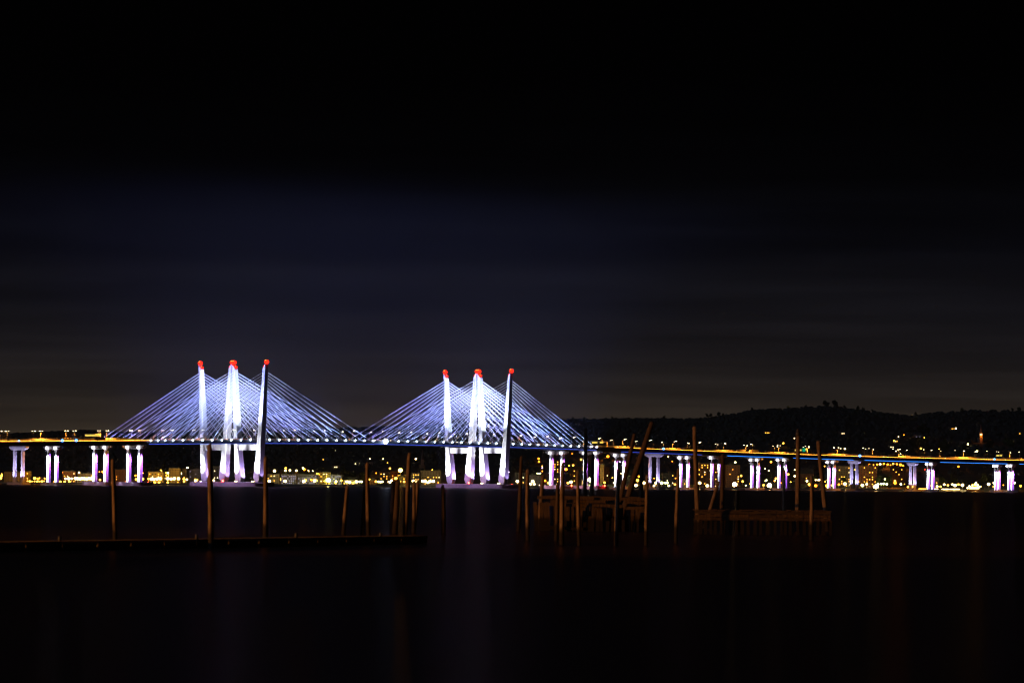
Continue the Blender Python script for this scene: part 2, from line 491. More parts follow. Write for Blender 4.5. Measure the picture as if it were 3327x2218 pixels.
        cb = MB().loft([chamfer_rect(T, cn - 14.0, cn + 14.0, 2.6, zb - 6.6, .4), chamfer_rect(T, cn - 14.6, cn + 14.6, 2.6, zb - .3, .4)])
        wpart('crossbeam', cb, M['concrete'], root)
        spot('beam_floodlight', P(T, cn, 6.2) - axes(T)[0] * 10.4, P(T, cn, 40) - axes(T)[0] * 2.6, 2200, (.66, .58, 1.0), 60, .6, .5, root)
        # fill light added under the girder to tint the fender and nearby water
        spot('fender_fill', P(T - 34, cn, deck(T - 34) - 5), P(T - 15, cn, 1.0), 15000, (.62, .40, .95), 80, .8, .5, root)
        # stay cables, each with its lamp at the deck edge
        for s in (-1, 1):
            for dr in (-1, 1):
                main = (T == 0) == (dr > 0)
                ds = D_MAIN if main else D_SIDE
                for k in range(12):
                    ta = T + dr * ds[k]; za = deck(ta) - 1.2; zt = ZK[k]
                    l = leg_at(zt)
                    p = P(ta, cn + s * (HW + .9), za); q = P(T + dr * (l[3] - .4), cn + s * (l[1] + l[2]) / 2, zt)
                    c = link('stay_cable', CYL, root)
                    v = q - p
                    c.rotation_euler = v.to_track_quat('Z', 'Y').to_euler()
                    c.scale = (CABLE_R, CABLE_R, v.length); c.location = p - Vector(root.location)
                    lamp = P(ta, cn + s * (HW + .9) + 1.5, deck(ta) + .2)
                    lb = link('cable_lamp', LED_BALL, root, lamp - Vector(root.location))
                    big = .8 if s * side > 0 or s > 0 else .55
                    lb.scale = (big, big, big)
                    if k % 4 == 2:
                        tgt = P(T + dr * ds[k] * .85, cn + s * 17.5, 95)
                        spot('cable_floodlight', lamp + Vector((0, 0, .75)), tgt, 74000, (.27, .38, 1.0) if side > 0 else (.30, .27, 1.0), 125, .6, .4, root)
    # piers
    for t in STATIONS:
        ax = axes(t); wide = t in (-157, 523)
        cs, cw, capw = (8.7, 1.9, 16.6) if wide else (6.2, 1.55, 13.6)
        zc = deck(t) - (4.6)
        A, N = ax[0], ax[1]
        def ring(n0, n1, ah, z): return chamfer_rect(t, cn + n0, cn + n1, ah, z, .4)
        cap = MB().loft([ring(-capw + 3.6, capw - 3.6, 1.9, zc - 4.0), ring(-capw, capw, 2.2, zc - 1.9), ring(-capw, capw, 2.2, zc - .0)])
        for nn in (-11.5, -4, 4, 11.5): cap.box(P(t, cn + nn, zc + .06), (.6, .8, .1), ax)
        pier = wpart('pier_cap', cap, M['concrete'], root)
        for s in (-1, 1):
            c0 = cn + s * cs
            wpart('column', MB().loft([chamfer_rect(t, c0 - cw * 1.06, c0 + cw * 1.06, cw * 1.06, 2.6, .45), chamfer_rect(t, c0 - cw, c0 + cw, cw, zc - 3.8, .45)]), M['concrete'], pier)
        fw = cs + 6.5
        wpart('footing', MB().loft([chamfer_rect(t, cn - fw, cn + fw, 6.2, -2, 1.5), chamfer_rect(t, cn - fw, cn + fw, 6.2, 2.6, 1.5)]), M['concrete'], pier)
        if wide:
            fe = MB()
            for q in range(-14, 15):
                for sg in (-1, 1): fe.box(P(t, cn + q * 1.75 * (fw + 3) / 25.0, 1.7) + A * (sg * 8.6), (.3, .36, 2.0), ax)
            for q in range(-4, 5):
                for sg in (-1, 1): fe.box(P(t, cn + sg * (fw + 3.2), 1.7) + A * (q * 1.9), (.36, .3, 2.0), ax)
            wpart('fender', fe, M['fender'], pier)
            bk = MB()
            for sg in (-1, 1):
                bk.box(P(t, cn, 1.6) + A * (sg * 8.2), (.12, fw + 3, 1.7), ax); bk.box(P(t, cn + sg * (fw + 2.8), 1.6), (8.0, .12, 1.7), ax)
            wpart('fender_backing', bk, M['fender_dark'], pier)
            spot('fender_fill', P(t - 24, cn, deck(t - 24) - 5), P(t - 9, cn, 1.0), 8000 if t < 0 else 24000, (.62, .40, .95) if t < 0 else (1.0, .42, .62), 60, .8, .5, root)
        g = LIT[side].get(t, 0)
        for s in (-1, 1):
            c0 = cn + s * cs
            if g:
                gg = g if not (t == 737 and side > 0 and s > 0) else .08
                f0 = P(t, c0, zc - 2.2) - A * 3.2
                if gg > .2:
                    mb = MB().ball(f0, 1.15, 10, 6); wpart('pier_floodlight', mb, M['pier_led'], pier, True)
                spot('column_flood_or_fill', f0 - Vector((0, 0, 1.2)) - A * .3, P(t, c0, 6) - A * (cw - .4), 380000 * gg, (.74, .80, 1.0), 30, .7, .4, root)
                spot('column_flood_or_fill', P(t, c0, zc - 4.6) + N * (cw + 1.5), P(t, c0, 6) + N * (cw - .3), 52000 * gg, (.45, .12, 1.0), 30, .7, .4, root)
            else:  # unlit piers: soft fill added in place of spill from neighbouring lamps
                spot('column_flood_or_fill', P(t, c0 - 3, 3.6) - A * 9.5, P(t, c0, 24), 3600, (.60, .55, 1.0), 80, .6, .4, root)
                spot('column_flood_or_fill', P(t, c0 + 9.5, 3.6) + A * 1.5, P(t, c0, 24), 2200, (.50, .42, 1.0), 80, .6, .4, root)
    # glowing strips drawn for the blue-lit lower flange, not lamps
    if side > 0:
        for t in (737, 844, 951, 1058, 1165):
            wpart('lit_flange_strip', strip(MB(), t + 7, t + 98, cn + 12.3, cn + 12.5, -4.5, -4.1), M['blue_lit_flange'], root)
        wpart('lit_flange_strip', strip(MB(), 560, 700, cn + 12.3, cn + 12.5, -4.5, -4.2), M['violet_lit_flange'], root)
        wpart('lit_flange_strip', strip(MB(), -150, 517, cn + 13.95, cn + 14.1, -3.75, -3.45), M['violet_lit_flange'], root)
        for px, r in ((63, .8), (204, 1.25), (250, 1.2), (2157, 1.25), (2795, 1.35), (3233, 1.0)):
            best = min((abs((lambda p: CX + F * p.x / p.y)(P(tt, cn + HW, 0)) - px), tt) for tt in [T0 + 1.0 * i for i in range(int(T1 - T0))])
            wpart('marker_light', MB().ball(P(best[1], cn + HW + .6, deck(best[1]) + .9), r, 12, 8), M['blue_nav'], root, True)
        wpart('channel_light', MB().ball(P(183, cn + HW + 1.4, deck(183) - .4), 2.6, 14, 8), M['white_led'], root, True)
        point('channel_lamp', P(183, cn + HW + 4.5, deck(183) - 1.5), 260, (.35, .55, 1.0), .8, root)
    return root
bridge_far = build_bridge(-1)
bridge_near = build_bridge(1)

# shared pylon footings ringed by ribbed fenders
for i, T in enumerate(TOWERS):
    ax = axes(T); A, N = ax[0], ax[1]
    root = empty('pylon_footing', P(T, 0, 0))
    tag(root, ('wide concrete pylon footing with ribbed fender, beside the taller-looking pylon group over the long dock' if i == 0 else 'wide concrete pylon footing with ribbed fender, under the pylon group next to the leaning piles'), 'footing', 'pylon footings')
    wpart('footing_slab', MB().loft([chamfer_rect(T, -48, 48, 11.5, -2, 3), chamfer_rect(T, -48, 48, 11.5, 4.6, 3)]), M['concrete'], root)
    fe = MB()
    for q in range(-42, 43):
        for sg in (-1, 1): fe.box(P(T, q * 1.2, 1.9) + A * (sg * 13.2), (.32, .28, 2.4), ax)
    for q in range(-10, 11):
        for sg in (-1, 1): fe.box(P(T, sg * 50.6, 1.9) + A * (q * 1.25), (.28, .32, 2.4), ax)
    tag(wpart('fender_ribs', fe, M['fender'], root), kind='stuff')
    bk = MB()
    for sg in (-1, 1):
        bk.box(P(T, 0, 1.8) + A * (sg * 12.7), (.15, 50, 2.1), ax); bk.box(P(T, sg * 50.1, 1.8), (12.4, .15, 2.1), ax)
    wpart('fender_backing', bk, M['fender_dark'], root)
    red = MB().ball(P(T, -2, 5.6) - A * 11.0, .8, 10, 6)
    wpart('warning_light', red, M['lampbig_r'], root, True)
    for nn in (18, 44): wpart('work_light', MB().box(P(T, nn, 5.3) - A * 11, (.5, 1.6, .35), ax), M['lamp_w'], root)

# ---------------------------------------------------------------- thin river haze
hm = bpy.data.materials.new('river_haze'); hm.use_nodes = True
t = hm.node_tree; t.nodes.clear()
ho = t.nodes.new('ShaderNodeOutputMaterial'); hv = t.nodes.new('ShaderNodeVolumePrincipled')
hv.inputs['Color'].default_value = (.85, .88, .95, 1); hv.inputs['Density'].default_value = HAZE; hv.inputs['Anisotropy'].default_value = .3
t.links.new(hv.outputs[0], ho.inputs['Volume'])
tag(link('haze', MB().box((0, 4700, 153), (9300, 5150, 157)).mesh('haze', hm)), 'thin night haze over the river', None, kind='stuff')

# ---------------------------------------------------------------- lamp posts along both bridges
def make_lamp(head_mat):
    root = empty('bridge_lamp')
    link('pole', MB().tube((0, 0, 0), (0, 0, 9.6), .17, .11, 8).tube((0, 0, 0), (0, 0, .5), .3, .3, 8).mesh('pole', M['pole'], True), root)
    arm = MB()
    pts = [Vector((0, 0, 9.6))] + [Vector((2.4 * math.sin(a), 0, 9.6 + .9 * (1 - math.cos(a)) * 1.0)) for a in (.5, 1.0, 1.57)]
    for p, q in zip(pts, pts[1:]): arm.tube(p, q, .1, .1, 6)
    link('arm', arm.mesh('arm', M['pole'], True), root)
    link('lamp_head', MB().box((2.7, 0, 10.38), (.62, .30, .17)).mesh('lamp_head', head_mat), root)
    return root
lamp_a, lamp_b = make_lamp(M['sodium']), make_lamp(M['sodium_dim'])
used = {0: False, 1: False}
rl = random.Random(11)
n_l = 0
for side in (-1, 1):
    for e in (-1, 1):
        t = T0 + 12 + (0 if e > 0 else 21) + (9 if side > 0 else 0)
        while t < T1 - 5:
            k = 1 if rl.random() < .45 else 0
            src = (lamp_a, lamp_b)[k]
            o = src if not used[k] else copy_tree(src); used[k] = True
            cn = side * SEP / 2
            o.location = P(t, cn + e * (HW - .45), deck(t))
            h = path(t)[2]
            o.rotation_euler = (0, 0, -h + (math.pi if e > 0 else 0.0))
            tag(o, ('bright sodium lamp post with curved arm on the bridge' if k == 0 else 'dim lamp post with curved arm on the bridge'), 'lamp post', 'lamp posts along the bridges')
            n_l += 1
            mid = -150 < t < 517
            if (mid and n_l % 3) or (not mid and n_l % 2):
                t += 43.0
                continue
            ld = bpy.data.lights.get('roadway_lamp_dim' if mid else 'roadway_lamp')
            if ld is None:
                ld = bpy.data.lights.new('roadway_lamp_dim' if mid else 'roadway_lamp', 'SPOT'); ld.energy = 4 * math.pi * (1800 if mid else 10000); ld.color = (1.0, .31, .022)
                ld.spot_size = R(140); ld.spot_blend = .4; ld.shadow_soft_size = .4
            lo = bpy.data.objects.new('roadway_lamp', ld); col.objects.link(lo)
            lo.parent = o; lo.location = (2.7, 0, 10.1)
            t += 43.0

# ---------------------------------------------------------------- traffic
def make_car(paint, name='car', truck=False):
    root = empty(name)
    if truck:
        link('trailer', MB().box((-2.2, 0, 2.35), (5.2, 1.25, 1.45)).mesh('trailer', M['wall_grey']), root)
        link('cab', MB().loft([[(3.4, -1.2, .7), (5.7, -1.2, .7), (5.7, 1.2, .7), (3.4, 1.2, .7)], [(3.4, -1.2, 2.0), (5.6, -1.2, 2.0), (5.6, 1.2, 2.0), (3.4, 1.2, 2.0)], [(3.4, -1.1, 3.3), (4.9, -1.1, 3.3), (4.9, 1.1, 3.3), (3.4, 1.1, 3.3)]]).mesh('cab', paint), root)
        xs, wr, hx, tx = (-6.2, -4.9, 4.5), .5, 5.75, -7.45
    else:
        sec = lambda y, zs: [(x, y, z) for x, z in zs]
        body = [(-2.2, .35), (2.2, .35), (2.25, .72), (1.2, .95), (.55, 1.0), (-1.9, 1.02), (-2.25, .75)]
        link('body', MB().loft([sec(-.86, body), sec(.86, body)]).mesh('body', paint), root)
        cab = [(-1.85, 1.03), (1.0, .99), (.25, 1.46), (-1.2, 1.48)]
        link('cabin', MB().loft([sec(-.70, cab), sec(.70, cab)]).mesh('cabin', M['glass']), root)
        xs, wr, hx, tx = (-1.4, 1.4), .33, 2.26, -2.27
    wh = MB().tube((0, -.11, 0), (0, .11, 0), wr, wr, 12).mesh('wheel', M['steel'], True)
    for x in xs:
        for y in (-.8, .8): link('wheel', wh, root, (x, y * (1.35 if truck else 1), wr))
    hl = MB().box((0, 0, 0), (.05, .24, .12)).mesh('headlight', M['headlight'])
    tl = MB().box((0, 0, 0), (.05, .24, .12)).mesh('tail_light', M['taillight'])
    for y in (-.6, .6):
        link('headlight', hl, root, (hx, y, .72)); link('tail_light', tl, root, (tx, y, .82))
    return root
paints = [mat_surface('car_paint_%d' % i, c, c, 1, .3) for i, c in enumerate(((.30, .30, .32), (.06, .06, .07), (.35, .06, .04), (.08, .12, .25)))]
protos = [make_car(p) for p in paints] + [make_car(paints[0], 'truck', True)]
names = ['silver saloon car with lights on, driving across the bridge', 'black saloon car with lights on, driving across the bridge', 'red saloon car with lights on, driving across the bridge', 'blue saloon car with lights on, driving across the bridge', 'grey box truck with lights on, driving across the bridge']
used = [False] * 5
rc = random.Random(5)
for side in (-1, 1):
    for lane in (-9.5, -5.5, 4.5, 9.0):
        t = T0 + rc.uniform(5, 60)
        while t < T1 - 10:
            k = 4 if rc.random() < .14 else rc.randrange(4)
            o = protos[k] if not used[k] else copy_tree(protos[k]); used[k] = True
            o.location = P(t, side * SEP / 2 + lane, deck(t) + .004)
            h = path(t)[2]
            fwd = lane < 0
            o.rotation_euler = (0, 0, (math.pi / 2 - h) + (0 if fwd else math.pi))
            tag(o, names[k], 'truck' if k == 4 else 'car', 'traffic on the bridges')
            t += rc.uniform(45, 150)

# ---------------------------------------------------------------- sign gantries over the road
def gantry(t, side, label, amber, green):
    cn = side * SEP / 2
    root = empty('sign_gantry', P(t, cn, deck(t)))
    ax = axes(t)
    for e in (-1, 1): wpart('post', MB().box(P(t, cn + e * (HW - .9), deck(t) + 3.7), (.25, .25, 3.7), ax), M['pole'], root)
    tr = MB()
    for z in (5.6, 7.2): tr.box(P(t, cn, deck(t) + z), (.12, HW - 1.2, .12), ax)
    for q in range(-8, 9): tr.tube(P(t, cn + q * 1.5 - .7, deck(t) + 5.6), P(t, cn + q * 1.5 + .7, deck(t) + 7.2), .06, .06, 5)
    wpart('truss', tr, M['pole'], root)
    for n0, n1 in amber: wpart('message_panel', MB().box(P(t, cn + (n0 + n1) / 2, deck(t) + 5.6) - ax[0] * .45, (.15, (n1 - n0) / 2, .95), ax), M['sign_amber'], root)
    for n0, n1 in green: wpart('sign_panel', MB().box(P(t, cn + (n0 + n1) / 2, deck(t) + 5.9) - ax[0] * .45, (.15, (n1 - n0) / 2, 2.1), ax), M['sign_green'], root)
    tag(root, label, 'sign gantry', 'sign gantries over the bridge road')
gantry(-168, -1, 'overhead gantry with long amber lit panel beside the outermost stay cables', [(-11, 11)], [])
gantry(536, 1, 'overhead gantry with amber panels where the stay cables end', [(-10, -2), (2, 7)], [])
gantry(872, 1, 'overhead gantry with a green road sign above the approach road', [(-11, 2)], [(4.5, 10)])
gantry(1150, 1, 'overhead gantry with two pale amber panels on the curving approach', [(-10, -1), (2, 10)], [])

# ---------------------------------------------------------------- far waterfront: quay, buildings, lamps, houses, trees
rt = random.Random(21)
for k, (pa, pb, lab) in enumerate(((-250, 640, 'low stone quay wall under the amber waterfront blocks'), (866, 1300, 'pale stone quay wall under the lilac waterfront flats'), (1340, 1760, 'stone quay wall behind the pylon beside the leaning piles'), (1990, 2960, 'long stone quay wall under the brick apartment towers'))):
    xa, xb = (pa - CX) / F * SHORE, (pb - CX) / F * SHORE
    q = MB(); n = max(2, int((xb - xa) / 6))
    for i in range(n):
        x = xa + (xb - xa) * (i + .5) / n
        q.box((x, SHORE - 3 + rt.uniform(-.15, .15), .7), ((xb - xa) / n / 2 - .06, 1.0, 1.5 + rt.uniform(-.1, .1)))
    q.box(((xa + xb) / 2, SHORE - 3, 2.35), ((xb - xa) / 2, 1.2, .14))
    tag(link('quay_wall', q.mesh('quay_wall', M['stone'])), lab, 'quay wall', 'quay walls on the far shore')

PANE = {k: MB().box((0, 0, 0), (.5, .06, .5)).mesh('window', M[k]) for k in ('win_y', 'win_w', 'win_o', 'win_l', 'glass')}
def building(x0, x1, ytop, Y, wall, label, lit='win_y', p=.4, cat='building', roof='flat', win=(1.15, 1.25), dep=14.0, yaw=None, sp=(3.4, 3.1), group=None):
    a, b_ = at(x0, ytop, Y), at(x1, ytop, Y)
    w = b_.x - a.x; cx = (a.x + b_.x) / 2
    z0 = min(terrain(cx, Y), terrain(cx, Y + dep)) - .3; top = (a.z + b_.z) / 2
    if top - z0 < 4.5: z0 = top - 4.5
    yaw = rt.uniform(-.18, .18) if yaw is None else yaw
    root = empty('building' if cat == 'building' else 'house', (cx, Y + dep / 2, z0), yaw)
    if cat != 'building': root.name = 'house'
    h = top - z0
    wall_top = h if roof == 'flat' else h * .66
    link('wall', MB().box((0, 0, wall_top / 2), (w / 2, dep / 2, wall_top / 2)).mesh('wall', M[wall]), root)
    rf = MB()
    if roof == 'flat':
        for sx in (-1, 1): rf.box((sx * (w / 2 - .15), 0, wall_top + .4), (.2, dep / 2 + .05, .4))
        for sy in (-1, 1): rf.box((0, sy * (dep / 2 - .15), wall_top + .4), (w / 2 - .36, .2, .4))
        if w > 10: rf.box((w * .18, 0, wall_top + 1.2), (2.2, 2.5, 1.2))
    else:
        o = .5
        rf.loft([[(-w / 2 - o, -dep / 2 - o, wall_top), (w / 2 + o, -dep / 2 - o, wall_top), (w / 2 + o, dep / 2 + o, wall_top), (-w / 2 - o, dep / 2 + o, wall_top)],
                 [(-w / 2 - o, -.05, h), (w / 2 + o, -.05, h), (w / 2 + o, .05, h), (-w / 2 - o, .05, h)]] if roof == 'gable' else
                [[(-w / 2 - o, -dep / 2 - o, wall_top), (w / 2 + o, -dep / 2 - o, wall_top), (w / 2 + o, dep / 2 + o, wall_top), (-w / 2 - o, dep / 2 + o, wall_top)],
                 [(-.05, -dep / 2 - o, h), (.05, -dep / 2 - o, h), (.05, dep / 2 + o, h), (-.05, dep / 2 + o, h)]])
    link('roof', rf.mesh('roof', M['roof']), root)
    nf, nc = max(1, int((wall_top - .8) / sp[1])), max(1, int((w - 1.0) / sp[0]))
    for i in range(nf):
        for j in range(nc):
            r = rt.random()
            k = lit if r < p * .72 else ('win_w' if r < p * .85 and lit == 'win_y' else 'glass')
            wo = link('window', PANE[k], root, ((j + .5 - nc / 2) * (w - 1.0) / nc, -dep / 2 - .04, 1.9 + i * (wall_top - 1.2) / nf))
            wo.scale = (win[0], 1, win[1])
    tag(root, label, 'house' if cat != 'building' else 'building', group)
    return root
BL = [
 (12, 80, 1533, 5430, 'wall_buff', 'long buff waterfront block with dim banded windows beside the unlit pier', dict(lit='win_o', p=.12)),
 (81, 98, 1531, 5428, 'wall_ochre', 'bright yellow floodlit block beside the unlit pier', dict(lit='win_y', p=.8)),
 (120, 142, 1550, 5440, 'wall_buff', 'low amber shed left of the first lit pier', dict(p=.6)),
 (203, 246, 1531, 5440, 'wall_rust', 'rust brick block with scattered amber windows between lit piers', dict(p=.3)),
 (252, 304, 1538, 5440, 'wall_buff', 'long buff block behind the unbroken row of amber lamps', dict(p=.25)),
 (372, 412, 1526, 5450, 'wall_rust', 'rust block with an orange lit roof edge beside a fender-ringed pier', dict(lit='win_o', p=.35)),
 (482, 532, 1533, 5432, 'wall_ochre', 'ochre waterfront block behind a row of big amber lamps', dict(p=.35)),
 (549, 585, 1521, 5440, 'wall_ochre', 'tall ochre block at the end of the amber lamp row', dict(p=.22)),
 (591, 606, 1522, 5450, 'wall_buff', 'narrow buff block beside the tall ochre block', dict(p=.2)),
 (612, 650, 1524, 5460, 'wall_lilac', 'bluish dim block left of the outermost pylon leg', dict(lit='win_l', p=.2)),
 (690, 712, 1516, 5450, 'wall_grey', 'narrow grey block seen between two pylon legs', dict(lit='win_w', p=.4)),
 (866, 908, 1540, 5430, 'wall_cream', 'cream waterfront block with yellow ground floor by the pylon', dict(p=.45)),
 (912, 962, 1541, 5432, 'wall_lilac', 'lilac row of flats with many small windows and a yellow shopfront', dict(lit='win_l', p=.75, sp=(2.4, 2.6), win=(1.2, 1.5))),
 (964, 1034, 1541, 5436, 'wall_lilac', 'longest lilac row of flats with many small windows', dict(lit='win_l', p=.75, sp=(2.4, 2.6), win=(1.2, 1.5))),
 (1037, 1074, 1534, 5440, 'wall_ochre', 'ochre block glowing amber beside the lilac flats', dict(p=.5)),
 (1076, 1112, 1542, 5432, 'wall_lilac', 'short lilac row of flats beside the glowing ochre block', dict(lit='win_l', p=.6, sp=(2.4, 2.6), win=(1.2, 1.5))),
 (1114, 1162, 1549, 5434, 'wall_cream', 'long cream two-storey block on the quay', dict(p=.5, roof='gable')),
 (1200, 1224, 1551, 5428, 'wall_rust', 'orange floodlit gabled boathouse on the quay', dict(lit='win_o', p=.7, roof='side')),
 (1232, 1262, 1520, 5640, 'wall_buff', 'gabled house on the slope above the orange boathouse', dict(p=.5, roof='side')),
 (1268, 1290, 1530, 5560, 'wall_rust', 'orange brick house below the big sodium lamp', dict(lit='win_o', p=.6)),
 (1298, 1322, 1548, 5436, 'wall_ochre', 'ochre quay building with rows of yellow windows under the big sodium lamp', dict(p=.8)),
 (1338, 1363, 1536, 5440, 'wall_grey', 'grey block with two solid rows of yellow windows', dict(p=.85, sp=(2.6, 3.0))),
 (1366, 1432, 1529, 5446, 'wall_buff', 'long buff apartment block with corner turret by the pylon leg', dict(p=.25)),
 (1672, 1704, 1536, 5440, 'wall_grey', 'grey block with a yellow lit row right of the pylon', dict(p=.3)),
 (1718, 1758, 1544, 5436, 'wall_lilac', 'pale lilac hall with white lamps on its roof', dict(lit='win_w', p=.3)),
 (1796, 1826, 1494, 5560, 'wall_rust', 'tall rust tower block with a column of amber windows', dict(p=.5, lit='win_y')),
 (1862, 1893, 1515, 5520, 'wall_rust', 'rust block with amber corner windows between the fendered piers', dict(p=.45)),
 (1950, 1964, 1509, 5540, 'wall_rust', 'slim orange floodlit slab beside the fendered pier', dict(lit='win_o', p=.15)),
 (1966, 1979, 1516, 5560, 'wall_brick', 'slim dark brick slab beside the orange slab', dict(p=.1)),
 (2030, 2062, 1528, 5560, 'wall_grey', 'grey house behind the leaning piles', dict(p=.2, roof='gable')),
 (2152, 2190, 1538, 5480, 'wall_grey', 'long low grey hall with one yellow lit strip', dict(p=.35)),
 (2220, 2240, 1556, 5434, 'wall_cream', 'cream pavilion seen between two columns of a pier', dict(p=.9)),
 (2268, 2342, 1505, 5470, 'wall_rust', 'widest rust brick apartment tower with amber windows', dict(p=.42)),
 (2354, 2402, 1511, 5476, 'wall_brick', 'dark brick apartment tower above the bright white lamp', dict(p=.22)),
 (2600, 2644, 1521, 5560, 'wall_brick', 'dark gabled brick block with few lit windows', dict(p=.18, roof='gable')),
 (2720, 2762, 1514, 5500, 'wall_buff', 'buff apartment block with crowded lights beside an unlit pier', dict(p=.5, sp=(2.8, 3.0))),
 (2786, 2850, 1513, 5490, 'wall_rust', 'rust apartment block with an amber stair column', dict(p=.3)),
 (2896, 2944, 1519, 5560, 'wall_brick', 'brick block below the orange lit terrace', dict(p=.22)),
 (3010, 3050, 1552, 5440, 'wall_grey', 'low grey terminal beside the long lit dock', dict(p=.2)),
]
for x0, x1, yt, Y, wl_, lab, kw in BL:
    building(x0, x1, yt, Y, wl_, lab, **kw)

# hillside houses under lights that stand high on the slope
def find_ground(px, py, h):
    dx, dz = ray(px, py)
    Y = SHORE + 12.0
    while Y < 7480:
        if EYE + dz * Y - terrain(dx * Y, Y) - h <= 0: break
        Y += 4.0
    return dx * Y, Y, EYE + dz * Y
HOUSES = [(1085, 1460, 26, 'win_y', 'wide house with a row of amber windows high on the slope'), (1134, 1470, 14, 'win_w', 'house with one white lit window high on the slope'), (1058, 1489, 20, 'win_y', 'house with an amber porch light halfway up the slope'),
 (1163, 1503, 20, 'win_w', 'pale house on the slope above the cream quay block'), (1203, 1503, 12, 'win_y', 'small house on the slope above the orange boathouse'), (1268, 1500, 22, 'win_y', 'house with four amber windows behind the big sodium lamp'), (1090, 1514, 22, 'win_w', 'pale terraced house below the slope road'),
 (1688, 1516, 14, 'win_w', 'house with twin white windows right of the pylon'), (2176, 1532, 14, 'win_w', 'house with twin white windows above the grey hall'),
 (2494, 1403, 20, 'win_y', 'long house with stepped amber windows on the dark ridge'), (2736, 1405, 16, 'win_w', 'house with white windows on the dark ridge'), (2616, 1526, 14, 'win_w', 'white-lit house beside the dark gabled block'),
 (2920, 1419, 10, 'win_w', 'upper house of the lit cluster on the right hillside'), (2910, 1431, 14, 'win_y', 'lower amber house of the lit cluster on the right hillside'), (2985, 1416, 26, 'win_l', 'wide pale house beside the amber-lit tree'), (3093, 1390, 16, 'win_y', 'amber-lit house highest on the right hillside'),
 (3190, 1430, 8, 'win_y', 'tall yellow window house below the steeple'), (3310, 1405, 12, 'win_y', 'lone house with twin amber windows on the bare hillside'), (3128, 1437, 14, 'win_l', 'dim grey house left of the steeple'), (2900, 1449, 12, 'win_w', 'small white-lit house just above the bridge deck')]
for px, py, wpx, lit, lab in HOUSES:
    X, Y, Z = find_ground(px, py, 3.0)
    k = rt.choice(['wall_cream', 'wall_grey', 'wall_buff'])
    building(px - wpx / 2 - 2, px + wpx / 2 + 2, py - 9, Y, k, lab, lit=lit, p=.75, cat='house', roof=rt.choice(['gable', 'side']), dep=9, sp=(2.6, 2.6), win=(1.4, 1.3))

# steeples
for px, ytop, ybase, lab, lit in ((1372, 1455, 1520, 'slim dark church steeple on the slope behind the pylon', False), (3187, 1372, 1430, 'lit church steeple with a tall spire on the right hillside', True)):
    X, Y, Z = find_ground(px, ybase, 4.0)
    top = at(px, ytop, Y).z; g0 = terrain(X, Y) - .5; h = top - g0
    root = empty('church', (X, Y, g0))
    link('tower', MB().box((0, 0, h * .25), (2.2, 2.2, h * .25)).mesh('tower', M['wall_cream']), root)
    link('spire', MB().loft([[(2.4 * math.cos(a), 2.4 * math.sin(a), h * .5) for a in [math.pi / 4 * i for i in range(8)]], [(.08 * math.cos(a), .08 * math.sin(a), h) for a in [math.pi / 4 * i for i in range(8)]]]).mesh('spire', M['wall_grey']), root)
    link('nave', MB().box((0, 9, h * .13), (4.2, 7, h * .13)).mesh('nave', M['wall_cream']), root)
    if lit:
        for xx in (-1.0, 1.0): o = link('belfry_window', PANE['win_w'], root, (xx, -2.25, h * .42)); o.scale = (1.3, 1, 2.0)
        point('steeple_lamp', (X, Y - 6, g0 + h * .35), 240, COL['o'], .5, root)
    tag(root, lab, 'church')

# trees
def leaf_crown(name, seed, rx, rz, n, mat):
    r = random.Random(seed); mb = MB()
    blobs = []
    for i in range(9):
        a, e = r.uniform(0, 6.283), r.uniform(-.9, 1.2)
        q = r.uniform(.25, .68)
        blobs.append((Vector((rx * q * math.cos(a), rx * q * math.sin(a), rz * (.95 + .62 * e * .8))), r.uniform(.30, .52) * rx))
    for i in range(n):
        c, br = r.choice(blobs)
        d = Vector((r.gauss(0, 1), r.gauss(0, 1), r.gauss(0, 1))).normalized()
        p = c + d * br * r.uniform(.55, 1.06)
        u = Vector((r.gauss(0, 1), r.gauss(0, 1), r.gauss(0, 1))).normalized(); v = u.orthogonal().normalized()
        s = r.uniform(.28, .6)
        k = len(mb.v); mb.v += [tuple(p - u * s), tuple(p + v * s * .6), tuple(p + u * s), tuple(p - v * s * .6)]; mb.f.append((k, k + 1, k + 2, k + 3))
    return mb.mesh(name, mat)
def trunk_mesh(seed, hgt, mat):
    r = random.Random(seed); mb = MB()
    mb.tube((0, 0, -.5), (.1, 0, hgt * .55), .34, .22, 8)
    for i in range(5):
        a = r.uniform(0, 6.283); z = hgt * r.uniform(.35, .55)
        mb.tube((.08, 0, z), (math.cos(a) * hgt * .25, math.sin(a) * hgt * .25, z + hgt * r.uniform(.2, .35)), .13, .05, 5)
    return mb.mesh('trunk', mat)
CR = [leaf_crown('crown', 40 + i, 3.6 + .5 * i, 4.2 + .4 * i, 1500, M['leaf']) for i in range(3)]
TK = [trunk_mesh(60 + i, 8.0 + i, M['bark']) for i in range(3)]
def tree(X, Y, sc, label, group):
    k = rt.randrange(3)
    root = empty('tree', (X, Y, terrain(X, Y)), rt.uniform(0, 6.28)); sc *= .62 if 'skyline' in label else 1.0; root.scale = (sc, sc, sc)
    link('crown', CR[k], root, (0, 0, 3.2)); link('trunk', TK[k], root)
    tag(root, label, 'tree', group)
